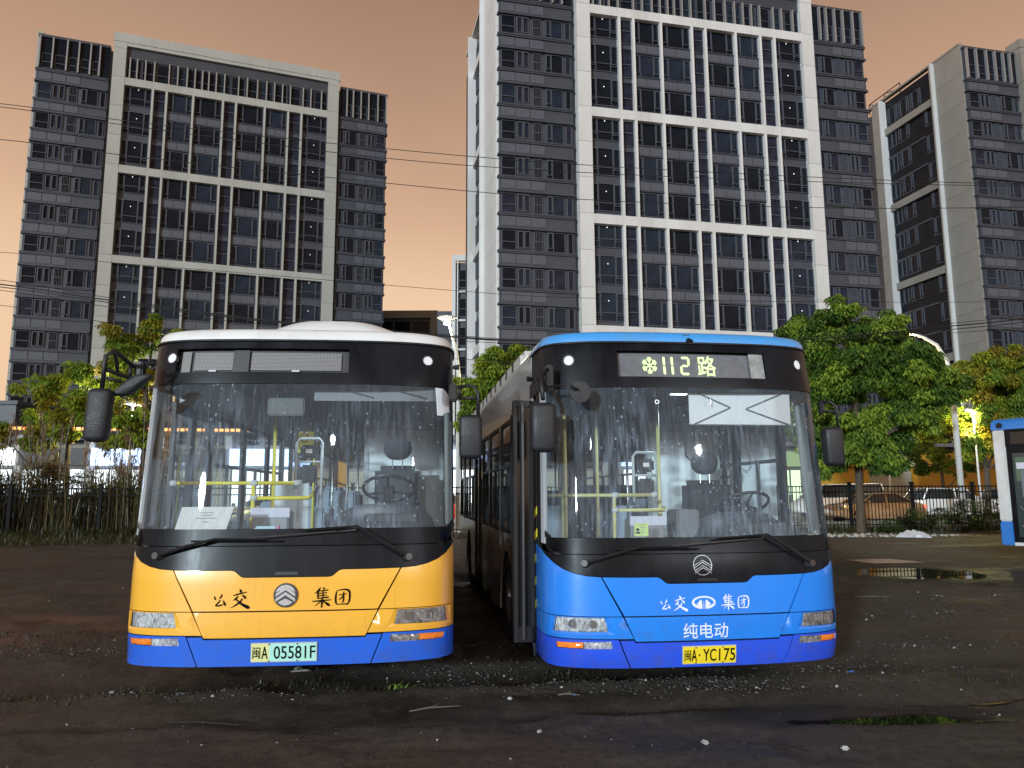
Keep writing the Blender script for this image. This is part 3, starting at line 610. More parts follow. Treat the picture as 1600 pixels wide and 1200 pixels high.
# ------------------------------------------------------------ street lamps
LM = pm('lamp_pole_white', (.62, .62, .61), .5, metal=.0)
def lamp(x, y, z0, pts, head, label, cat='street lamp', r0=.11, r1=.06, power=0, col=(1, .8, .55), dish=False):
    L = empty('street_lamp', (x, y, z0)); tag(L, label, cat, 'street lamps')
    n = len(pts); MB().tube(pts, [r0 + (r1 - r0) * i / (n - 1) for i in range(n)], 10).build('pole', LM, L, smooth=True)
    MB().box(-.18, .18, -.18, .18, 0, .05).build('base_plate', LM, L)
    hx, hy, hz = head
    m = MB()
    if dish:
        for i in range(16):
            t0, t1 = 2 * math.pi * i / 16, 2 * math.pi * (i + 1) / 16
            for (ra_, za, rb, zb) in ((.10, -.05, .42, .16), (.42, .16, .40, .20), (.40, .20, .05, .24)):
                m.face([(ra_ * math.cos(t0), ra_ * math.sin(t0), za), (ra_ * math.cos(t1), ra_ * math.sin(t1), za), (rb * math.cos(t1), rb * math.sin(t1), zb), (rb * math.cos(t0), rb * math.sin(t0), zb)])
        m.build('lamp_head', LM, L, loc=head); MB().tube([(0, 0, -.02), (0, 0, .02)], .16, 12).build('lamp_glass', emit('lamp_glass_cool', (.9, .95, 1), 6), L, loc=(hx, hy, hz - .09))
    else:
        m.box(-.42, .34, -.13, .13, 0, .10); m.build('lamp_head', LM, L, loc=head, rot=(0, R(8), 0), bevel=.03)
        MB().box(-.32, .15, -.1, .1, -.025, .0).build('lamp_glass', emit('lamp_glass_warm', (1, .85, .6), 8), L, loc=head, rot=(0, R(8), 0))
    if power:
        ld = bpy.data.lights.new('lamp_bulb', 'POINT'); ld.energy = power; ld.color = col; ld.shadow_soft_size = .15
        lo = bpy.data.objects.new('lamp_bulb', ld); COL.objects.link(lo); lo.parent = L; lo.location = (hx, hy, hz - .2)
    return L
lamp(-2.25, 32, .1, [(0, 0, 0), (0, 0, 6.5), (-.12, 0, 7.6), (-.42, 0, 8.75)], (-.5, 0, 8.8), 'white street lamp with a dish head rising just right of the orange bus', power=160, dish=True, col=(1, .9, .7))
lamp(19.85, 34.3, .0, [(0, 0, 0), (0, 0, 6.6), (-.15, 0, 7.5), (-.55, 0, 8.25), (-1.2, 0, 8.65), (-1.9, 0, 8.8)], (-2.1, 0, 8.8), 'white street lamp with a curved arm above the big tree on the right', power=350, col=(1, .74, .35), r0=.14, r1=.045)
def low_fill_lamp(x, y, power, col, label, h=4.2):  # added lamps that brighten the trees and parked cars
    lamp(x, y, .27, [(0, 0, 0), (0, 0, h)], (0, 0, h + .02), label, power=power, col=col, r0=.06, r1=.04)
low_fill_lamp(19.8, 40.6, 500, (1, .9, .75), 'added low fill lamp between the parked cars and the big right tree', 4.0)
low_fill_lamp(22.3, 37.0, 1000, (1, .84, .30), 'added low fill lamp shining through the yellow-lit tree on the right', 5.2)
low_fill_lamp(-15.4, 31.0, 1300, (1, .86, .42), 'added low fill lamp among the left trees beside the orange bus', 5.0)
low_fill_lamp(.5, 32.9, 1700, (1, .90, .42), 'added low fill lamp under the tree between the buses', 5.3)

# ------------------------------------------------------------ fence
FM = pm('black_fence_iron', (.009, .009, .010), .7, spec=.15)
fence = empty('iron_fence', (0, 0, 0)); tag(fence, 'black iron picket fence running behind the buses from the reeds to the parked bus', 'fence')
pk = MB().box(-.013, .013, -.013, .013, .05, 1.92).mesh('picket', FM); po = MB().box(-.06, .06, -.06, .06, -.3, 2.02).mesh('post', FM); cpm = MB().box(-.08, .08, -.08, .08, 2.02, 2.07).mesh('post_cap', FM)
FA = R(math.degrees(math.atan2(RD.y, RD.x)))
U0, U1 = -24, 24; npk = 0
for i in range(int((U1 - U0) / .165)):
    u = U0 + i * .165; x, y = along(0, 30.6, u)
    zg = .2 * max(0, min(1, (-4 - x) / 5)) if x < -4 else 0
    px = 800 + 1200 * x / y
    if px < -40 or px > 1620 or (215 < px < 700) or (870 < px < 1060): continue
    link('picket', pk, fence, (x, y, zg * 0), (0, 0, FA)); npk += 1
for i in range(17):
    x, y = along(0, 30.6, U0 + i * 2.97); o = link('post', po, fence, (x, y, 0), (0, 0, FA)); link('post_cap', cpm, o)
for z in (.25, 1.62, 1.86):
    a = along(0, 30.6, U0, .0); b = along(0, 30.6, U1, .0); m = MB(); m.box(0, U1 - U0, -.02, .02, z, z + .045); m.build('rail', FM, fence, loc=(a[0], a[1], 0), rot=(0, 0, FA))

# ------------------------------------------------------------ trees
BARK = pm('bark', (.10, .075, .055), .85, col2=(.05, .04, .03), vscale=6, vstretch=(1, 1, .3), bump=.6, bscale=25)
def crown_mesh(name, blobs, dens, mats, leaf=.2, seed=1, droop=.5, w=.33, cut=None):
    g = np.random.default_rng(seed); Cs = []; cl = []
    for (x, y, z, rx, rz) in blobs:
        ry = (rx + rz) / 2 * 1.05; nsub = max(7, int(rx * rz * 17))
        for _ in range(nsub):
            v = g.normal(size=3); v /= np.linalg.norm(v); r = g.uniform(.3, 1.0) ; c = np.array([x, y, z]) + v * np.array([rx, ry, rz]) * r
            sr = g.uniform(.28, .5) * (.55 + .45 * min(rx, rz)); n = int(dens * sr ** 2 * g.uniform(.6, 1.2)) + 3
            u = g.normal(size=(n, 3)); u /= np.linalg.norm(u, axis=1)[:, None]; u[:, 2] = u[:, 2] * .75 + .12
            Cs.append(c + u * (sr * g.uniform(.55, 1.0, n))[:, None]); cl.append(np.full(n, g.integers(0, len(mats))))
    P = np.concatenate(Cs); mi0 = np.concatenate(cl); n = len(P); K = 6
    ang = g.uniform(0, 2 * np.pi, (n, 1)) + np.arange(K)[None] * (2 * np.pi / K) + g.normal(0, .25, (n, K))
    dz = -droop + g.normal(0, .28, (n, K)); d = np.stack([np.cos(ang), np.sin(ang), dz], -1); d /= np.linalg.norm(d, axis=-1)[..., None]
    L = leaf * g.uniform(.65, 1.25, (n, K, 1)); side = np.cross(d, np.array([0, 0, 1.])); side /= np.linalg.norm(side, axis=-1)[..., None] + 1e-6
    nrm = np.cross(side, d); p0 = P[:, None, :] + d * .02; mid = p0 + d * L * .5 + nrm * L * .08
    A = p0; B = mid + side * L * w * .5 - nrm * L * .04; Cc = p0 + d * L - np.array([0, 0, 1.]) * L * .12; D = mid - side * L * w * .5 - nrm * L * .04
    V = np.stack([A, B, Cc, D], 2).reshape(-1, 3); nf = n * K; base = np.arange(nf)[:, None] * 4; F = np.concatenate([base + [0, 1, 2], base + [0, 2, 3]], 1).reshape(-1, 3)
    mi = np.repeat(np.repeat(mi0, K), 2)
    flip = g.random(len(mi)) < .12; mi = np.where(flip, g.integers(0, len(mats), len(mi)), mi)
    return np_mesh(name, V, F, mats, mi)
LG = [leafmat('leaf_green', (.15, .27, .045), (.24, .35, .055)), leafmat('leaf_deep_green', (.07, .15, .03), (.12, .22, .04)), leafmat('leaf_lime', (.38, .50, .07), (.26, .38, .055))]
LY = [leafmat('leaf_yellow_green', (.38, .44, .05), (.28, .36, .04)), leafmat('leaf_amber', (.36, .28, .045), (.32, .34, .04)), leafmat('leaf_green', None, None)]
LD = [leafmat('leaf_deep_green', None, None), leafmat('leaf_green', None, None), leafmat('leaf_deep_green', None, None)]
LL = [leafmat('leaf_lime', None, None), leafmat('leaf_yellow_green', None, None), leafmat('leaf_amber', None, None), leafmat('leaf_green', None, None)]
def tree(label, tx, ty, h, r, blobs, mats, seed, dens=420, leaf=.2, droop=.5, group='street trees behind the fence'):
    T = empty('tree', (tx, ty, 0)); tag(T, label, 'tree', group); g = random.Random(seed)
    m = MB(); top = (g.uniform(-.2, .2), 0, h); mid = (g.uniform(-.1, .1), g.uniform(-.1, .1), h * .55)
    m.tube([(0, 0, -.2), (0, 0, .3), mid, top], [r * 1.35, r, r * .8, r * .55], 10); m.build('trunk', BARK, T, smooth=True)
    for (x, y, z, rx, rz) in blobs:
        b = (x - tx, y - ty, z); s = mid if z < h * 1.1 else top; k = .5
        e = Vector(b) * 1.0; q = Vector(s).lerp(e, .5) + Vector((g.uniform(-.3, .3), g.uniform(-.2, .2), -.25))
        MB().tube([s, q, e], [r * .42, r * .26, r * .08], 6).build('limb', BARK, T, smooth=True)
    me = crown_mesh('crown', [(x - tx, y - ty, z, rx, rz) for x, y, z, rx, rz in blobs], dens, mats, leaf, seed, droop)
    link('crown', me, T); return T
def jit(bl, y0): return [(x, y0 + random.Random(i).uniform(-.7, .7), z, rx, rz) for i, (x, y, z, rx, rz) in enumerate(bl)]
t1 = [(-14.2, 29, 8.34, .33, .53), (-14.64, 29, 7.47, .96, .72), (-15.46, 29, 6.84, .72, .6), (-14.29, 29, 5.85, .96, .84), (-14.55, 29, 4.26, 1.08, .84), (-13.3, 29, 7.6, .55, .7), (-13.2, 29, 6.2, .6, .7)]
t1b = [(-16.89, 29, 6.35, .77, .62), (-17.68, 29, 5.57, 1.08, .77), (-18.9, 29, 4.64, .67, .53), (-16.06, 29, 5.0, 1.2, .84), (-17.1, 29, 4.39, .84, .6), (-19.9, 29, 4.2, .8, .5), (-18.4, 29, 3.9, .8, .6)]
t2 = [(0, 31, 6.7, .72, .7), (-1.04, 31, 6.4, .82, .77), (-1.69, 31, 5.03, .72, .82), (-.26, 31, 5.54, 1.15, 1.15), (-1.44, 31, 5.9, .77, .72), (.79, 31, 6.3, .72, .77), (-1.56, 31, 3.6, .56, .9), (1.3, 31, 6.0, .77, .77), (.5, 31, 4.5, 1.2, 1.1), (-1.5, 31, 4.3, .6, .8), (-.6, 31, 7.35, .45, .4), (.25, 31, 7.5, .4, .4), (-1.9, 31, 6.0, .5, .5), (1.7, 31, 6.9, .6, .5)]
t3 = [(13.88, 31, 8.67, 1.02, .82), (12.38, 31, 7.87, 1.15, .97), (15.27, 31, 7.86, 1.41, .97), (13.6, 31, 6.53, 2.05, 1.28), (16.2, 31, 6.25, 1.41, 1.15), (12.2, 31, 4.96, 1.28, 1.28), (14.48, 31, 4.17, 2.05, 1.15), (16.35, 31, 4.94, 1.02, 1.15), (12.86, 31, 3.14, 1.53, .9), (15.0, 31, 3.0, 1.0, .8), (11.62, 31, 8.3, .56, .51), (16.9, 31, 7.0, .8, .6), (17.9, 32, 6.2, .7, .5), (13.6, 31, 9.15, .7, .55), (15.6, 31, 8.5, .8, .6), (12.3, 31, 8.7, .5, .4), (17.1, 31, 5.6, .8, .8)]
t4 = [(24.37, 38, 7.4, 1.88, 1.1), (22.39, 38, 6.9, 1.41, 1.0), (21.61, 38, 5.37, 1.57, 1.25), (24.12, 38, 5.04, 1.88, 1.41), (23.05, 38, 3.9, 1.57, .8), (25.87, 38, 6.63, 1.88, 1.37), (25.93, 38, 4.2, 1.57, 1.2), (27.2, 38, 5.6, 1.5, 1.4), (23.6, 37.5, 7.9, 1.2, .8), (25.2, 37.5, 8.3, 1.2, .7)]
t5 = [(24.6, 45, 3.5, 1.3, .82), (26.06, 45, 3.2, 1.11, .67), (23.93, 45, 4.19, .93, .67)]
tree('tall sparse yellow-green tree directly left of the orange bus', -13.87, 29, 6.2, .13, jit(t1, 29.2), LL, 3, 300, .23, .75)
tree('lower spreading tree at the left edge in front of the grey tower', -17.0, 29.6, 4.2, .13, jit(t1b, 29.6), LL, 4, 330, .22, .7)
tree('bright yellow-green tree in the gap between the two buses', -.1, 31.9, 5.0, .14, jit(t2, 31.3), LL[:2] + LG[:1], 5, 380, .23, .7)
tree('big dark green tree directly right of the blue bus', 13.93, 31.2, 6.0, .17, jit(t3, 31.2), LD + LG[2:], 6, 330, .27, .8)
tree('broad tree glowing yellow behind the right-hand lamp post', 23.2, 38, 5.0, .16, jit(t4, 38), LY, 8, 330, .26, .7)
tree('small pale green tree in front of the yellow shop row', 25.0, 45, 3.0, .13, jit(t5, 45), LG, 9, 230, .22, .6)

# ------------------------------------------------------------ reeds, weeds, hedge
def blades(name, pts, hs, widths, mats, mis, lean=.35, seed=2, parent=None):
    g = np.random.default_rng(seed); n = len(pts); az = g.uniform(0, 2 * np.pi, n); ln = np.abs(g.normal(0, lean, n)) * hs
    d = np.stack([np.cos(az), np.sin(az), np.zeros(n)], -1); s = np.stack([-np.sin(az + .6), np.cos(az + .6), np.zeros(n)], -1) * widths[:, None] * .5
    V = []; 
    for k, f in enumerate((0, .4, .75, 1.0)):
        c = pts + d * (ln * f ** 2)[:, None] + np.array([0, 0, 1.]) * (hs * (f - .12 * f ** 3))[:, None]; wv = s * (1, .9, .6, .05)[k]
        V += [c - wv, c + wv]
    V = np.stack(V, 1).reshape(-1, 3); b = np.arange(n)[:, None] * 8; F = np.concatenate([b + [0, 1, 3, 2], b + [2, 3, 5, 4], b + [4, 5, 7, 6]], 1).reshape(-1, 4)
    return link(name, np_mesh(name, V, F, mats, np.repeat(mis, 3)), parent)
RM = [leafmat('reed_green', (.06, .075, .025), (.09, .085, .03)), leafmat('reed_straw', (.20, .14, .06), (.13, .10, .045)), leafmat('reed_plume', (.32, .21, .14), (.22, .14, .09))]
g = np.random.default_rng(11)
# clumps of tall reeds on the left
cc = np.array([(-18.6, 28.2), (-17.3, 28.6), (-16.2, 28.3), (-15.3, 28.9), (-14.3, 28.7), (-13.5, 29.0), (-12.9, 28.9), (-17.9, 29.0), (-19.5, 28.4), (-14.8, 29.3), (-12.3, 29.4)])
ci = g.integers(0, len(cc), 3400); P = np.zeros((3400, 3)); P[:, :2] = cc[ci] + g.normal(0, .34, (3400, 2)); H = g.uniform(1.2, 3.3, 3400) * (1 + .25 * np.sin(ci * 2.1)); P[:, 2] = .1
tag(blades('reeds', P, H, g.uniform(.015, .04, 3400), RM, np.where(g.random(3400) < .55, 0, 1), .28, 5), 'tall reeds and brown plumes growing along the left fence', 'reeds', kind='stuff')
ns = 130; cs = g.integers(0, len(cc), ns); base = np.zeros((ns, 3)); base[:, :2] = cc[cs] + g.normal(0, .35, (ns, 2)); hh = g.uniform(2.6, 4.6, ns) * (1 + .12 * np.sin(cs * 2.1))
tips = base + np.stack([g.normal(0, .25, ns), g.normal(0, .15, ns), hh], -1)
m = MB()
for i in range(ns): m.tube([base[i], (base[i] + tips[i]) / 2 + g.normal(0, .05, 3), tips[i]], .009, 3, cap=False)
tag(m.build('reed_stems', RM[1], None, fix=False), 'thin straw coloured reed stems standing above the reeds', 'reeds', kind='stuff')
pl = np.repeat(tips, 34, 0) + np.concatenate([g.normal(0, .05, (ns * 34, 2)), g.uniform(-.5, .1, (ns * 34, 1))], 1)
tag(blades('reed_plumes', pl, g.uniform(.1, .28, len(pl)), g.uniform(.012, .03, len(pl)), RM, np.full(len(pl), 2), .9, 6), 'feathery brown plumes of the reeds at the left', 'reeds', kind='stuff')
# weeds at the foot of the fence
n = 15000; u = g.uniform(-24, 24, n); dd = -np.abs(g.normal(0, .7, n)) + .3; x = 0 + RD.x * u - RD.y * dd; y = 30.2 + RD.y * u + RD.x * dd
amp = .35 + .65 * np.clip(fbm(x, y, .6, 2) + .5, 0, 1); zz = .0 + np.where(x < -4, .15, -.02)
left = x < -9; hs = g.uniform(.12, .55, n) * amp * np.where(left, 1.5, 1)
WD = [leafmat('weed_green', (.035, .055, .015), (.06, .075, .02)), leafmat('weed_dry', (.09, .075, .035), (.06, .05, .025)), leafmat('weed_dark', (.012, .02, .008), (.02, .03, .01))]
tag(blades('weeds', np.stack([x, y, zz], -1), hs, g.uniform(.012, .045, n), WD, g.integers(0, 3, n), .5, 7), 'weeds and rough grass along the foot of the fence', 'weeds', kind='stuff')
n = 2500; u = g.uniform(-20, -10, n); dd = g.uniform(-3.6, -.8, n); x = RD.x * u - RD.y * dd; y = 30.2 + RD.y * u + RD.x * dd
tag(blades('grass_tufts', np.stack([x, y, gz(x, y) - .02], -1), g.uniform(.08, .35, n), g.uniform(.012, .035, n), WD, g.integers(0, 2, n), .7, 8), 'patches of rough grass in front of the left fence', 'grass', kind='stuff')
# tangled shrubs among the reeds on the left
SM = [leafmat('shrub_olive', (.10, .115, .035), (.06, .07, .025)), leafmat('shrub_rust', (.17, .10, .05), (.11, .075, .035)), leafmat('shrub_dark', (.03, .045, .015), (.05, .06, .02))]
for i, (x, y, w, h, mats_, lab) in enumerate(((-18.6, 28.0, .8, 2.3, (0, 1), 'rust and olive shrub leaning on the fence at the far left edge'), (-17.2, 28.5, .75, 2.7, (1, 1), 'reddish brown shrub behind the fence, second from the left edge'), (-15.9, 28.6, .7, 2.2, (0, 2), 'olive shrub behind the fence below the hanging bus mirror'), (-14.5, 28.9, .65, 2.0, (2, 0), 'dark green shrub behind the fence near the bright shop window'), (-13.2, 29.1, .6, 3.0, (1, 0), 'tall dry brown shrub closest to the orange bus'), (-19.8, 28.3, .8, 1.9, (2, 2), 'dark shrub cut off by the left picture edge'))):
    sb = empty('shrub', (x, y, 0)); tag(sb, lab, 'shrub', 'shrubs behind the left fence')
    bl = [(random.uniform(-.5, .5) * w, random.uniform(-.3, .3), h * f, w * (1.1 - .5 * f), h * .17) for f in (.2, .4, .55, .7, .85, .95)]
    link('foliage', crown_mesh('foliage', bl, 150, [SM[mats_[0]], SM[mats_[1]], SM[0]], .17, 40 + i, -.35, .16), sb)
    m = MB(); [m.tube([(0, 0, -.1), (q * .2, 0, h * .5), (q * .45, 0, h * .95)], [.02, .014, .006], 4) for q in (-1, -.3, .4, 1)]; m.build('stem', BARK, sb)
# dark shrub mass by the right fence
hb = empty('shrub', (18.0, 31.8, 0)); tag(hb, 'dark low shrub mass at the foot of the fence left of the parked bus', 'shrub')
bl = [(-2.0, 0, .35, .8, .45), (-.9, .1, .5, .9, .55), (.2, 0, .62, .9, .65), (1.2, .2, .6, .9, .7), (2.1, 0, .65, .9, .75), (-2.9, 0, .2, .6, .3)]
link('foliage', crown_mesh('foliage', bl, 420, [leafmat('weed_dark', None, None), leafmat('leaf_deep_green', None, None), leafmat('weed_dark', None, None)], .11, 12, .1), hb)
m = MB(); [m.tube([(x, 0, -.1), (x + .1, 0, .5)], .02, 5) for x in (-2, -.9, .2, 1.2, 2.1)]; m.build('stem', BARK, hb)
# ------------------------------------------------------------ buses
ZS = [(0.2, .06), (.35, .02), (.6, 0), (1.0, .01), (1.2, .04), (2.55, .17), (2.85, .23), (2.95, .30), (3.02, .42), (3.1, .8)]
WS = [(0.2, 1.23), (.35, 1.25), (1.2, 1.25), (2.55, 1.23), (2.85, 1.225), (2.95, 1.2), (3.02, 1.15), (3.1, 1.0)]
DD, NN = .5, 4.0
def ip(z, T): return float(np.interp(z, [a for a, b in T], [b for a, b in T]))
# plan curve at full width, tabulated by arc length
_q = np.sin(np.linspace(0, math.pi / 2, 400)); _x = 1.25 * _q; _y = DD * (1 - (1 - _q ** NN) ** (1 / NN)) + .05 * _q * _q
_a = np.concatenate([[0], np.cumsum(np.hypot(np.diff(_x), np.diff(_y)))]); AE = float(_a[-1]); YE = float(_y[-1])
def A(x): return math.copysign(float(np.interp(min(abs(x), 1.25), _x, _a)), x) if abs(x) <= 1.25 else math.copysign(AE + (abs(x) - 1.25), x)
def P(a, z):
    aa = abs(a)
    if aa <= AE: x = float(np.interp(aa, _a, _x)); y = float(np.interp(aa, _a, _y))
    else: x = 1.25; y = YE + aa - AE
    k = ip(z, ZS) * max(0, 1 - max(0, aa - AE) / 1.2)
    return Vector((math.copysign(x, a) * ip(z, WS) / 1.25, k + y, z))
def S(a, z, off=0):
    p = P(a, z)
    if not off: return p
    e = .004; n = (P(a + e, z) - P(a - e, z)).cross(P(a, z + e) - P(a, z - e)).normalized()
    return p + n * off
def inpoly(x, y, poly):
    c = False; n = len(poly); j = n - 1
    for i in range(n):
        xi, yi = poly[i]; xj, yj = poly[j]
        if (yi > y) != (yj > y) and x < (xj - xi) * (y - yi) / (yj - yi) + xi: c = not c
        j = i
    return c
def dens(poly, st):
    o = []; n = len(poly)
    for i in range(n):
        a, b = poly[i], poly[(i + 1) % n]; L = math.hypot(b[0] - a[0], b[1] - a[1]); k = max(1, int(L / st))
        o += [(a[0] + (b[0] - a[0]) * t / k, a[1] + (b[1] - a[1]) * t / k) for t in range(k)]
    return o
def sheet(outline, fn, holes=(), st=.05, th=.012, close=True):
    """a panel: outline in a 2-D chart, fn(a, b, off) -> point; returns an MB with rim"""
    o = dens(outline, st); hs = [dens(h, st) for h in holes]; pts = list(o); ed = [(i, (i + 1) % len(o)) for i in range(len(o))]
    for h in hs: b = len(pts); pts += h; ed += [(b + i, b + (i + 1) % len(h)) for i in range(len(h))]
    xs = [p[0] for p in o]; ys = [p[1] for p in o]
    for i in np.arange(min(xs) + st * .5, max(xs), st * 1.4):
        for j in np.arange(min(ys) + st * .5, max(ys), st * 1.4):
            if inpoly(i, j, o) and not any(inpoly(i, j, h) for h in hs):
                if min((i - p[0]) ** 2 + (j - p[1]) ** 2 for p in pts[:len(ed)]) > (st * .45) ** 2: pts.append((float(i), float(j)))
    v, e, f, *_ = delaunay_2d_cdt([Vector(p) for p in pts], ed, [], 0, 1e-6)
    m = MB(); keep = []
    for t in f:
        cx = sum(v[i].x for i in t) / 3; cy = sum(v[i].y for i in t) / 3
        if inpoly(cx, cy, o) and not any(inpoly(cx, cy, h) for h in hs): keep.append(tuple(t))
    m.v = [tuple(fn(p.x, p.y, 0)) for p in v]; nb = len(m.v); m.f = list(keep); m.mi = [0] * len(keep)
    if th:
        cnt = {}
        for t in keep:
            for k in range(3): q = (t[k], t[(k + 1) % 3]); cnt[tuple(sorted(q))] = cnt.get(tuple(sorted(q)), []) + [q]
        m.v += [tuple(fn(p.x, p.y, -th)) for p in v]
        base = len(m.v)
        for q in cnt.values():
            if len(q) == 1: i, j = q[0]; b = len(m.v); m.v += [m.v[i], m.v[j], m.v[nb + j], m.v[nb + i]]; m.f.append((b + 1, b, b + 3, b + 2)); m.mi.append(0)
    return m
def finish(m, name, mat, parent):
    me = bpy.data.meshes.new(name); me.from_pydata(m.v, [], m.f); 
    for q in (mat if isinstance(mat, (list, tuple)) else [mat]): me.materials.append(q)
    me.polygons.foreach_set('material_index', m.mi); me.polygons.foreach_set('use_smooth', [True] * len(me.polygons))
    bm = bmesh.new(); bm.from_mesh(me); bmesh.ops.delete(bm, geom=[x for x in bm.verts if not x.link_faces], context='VERTS')
    bm.to_mesh(me); bm.free(); me.update(); return link(name, me, parent)

GLOSSBLACK = pm('gloss_black', (.005, .006, .009), .27, spec=.14, col2=(.011, .013, .018), vscale=5, vstretch=(1, 1, .3), rvar=.12)
BLACKP = pm('black_plastic', (.014, .014, .017), .45, spec=.4)
MIRP = pm('mirror_shell', (.016, .017, .022), .38, bump=.25, bscale=90, rvar=.2, vscale=8)
CHASSIS = pm('chassis_black', (.01, .01, .01), .8)
CHROME = pm('reflector_chrome', (.85, .87, .90), .22, metal=.0, spec=1, coat=1, bump=1.5, bscale=38, col2=(.34, .35, .38), vscale=42, detail=2, vstretch=(1, 1, .5))
SILV = pm('silver_side', (.74, .74, .76), .16, metal=.5, coat=.8, col2=(.55, .53, .52), vscale=1.6, vstretch=(1, .5, 1.2), rvar=.15)
LENS = glass('lamp_lens', (.97, .97, .97), 1.0)
AMB = pm('amber_lens', (.9, .22, .01), .18, coat=1, bump=.8, bscale=70, emis=(1, .25, .02), estr=.12)
WS_GL = glass('windscreen_glass', (.95, .985, .98), .5, .015, dirt_haze=.56, drops=.70)
SIDE_GL = glass('side_glass', (.80, .88, .88), 1.0, .02, dirt_haze=.25, drops=.5)
RAILY = pm('yellow_rail', (.80, .70, .04), .35); RAILP = pm('pale_yellow_rail', (.62, .60, .26), .35)
GREYIN = pm('interior_grey', (.58, .62, .64), .6, col2=(.48, .52, .54), vscale=2); GREYD = pm('interior_dark', (.05, .055, .065), .6)
SEATC = pm('seat_fabric', (.03, .033, .04), .8, bump=.3, bscale=120); SEATB = pm('passenger_seat', (.34, .40, .50), .45)
DASH = pm('dashboard', (.055, .062, .075), .5, bump=.15, bscale=80)
PAPER = pm('paper', (.78, .78, .77), .7); LAV = pm('lavender_board', (.62, .64, .78), .6); LIMEC = pm('lime_card', (.58, .75, .25), .6); INK = pm('black_ink', (.004, .004, .004), .7, spec=.05); GRIN = pm('grey_ink', (.2, .2, .22), .7)
ALU = pm('aluminium', (.55, .56, .58), .3, metal=.9)
LEDG = pm('led_glyph', (.3, .4, .2), .5, emis=(.72, 1.0, .42), estr=1.1)

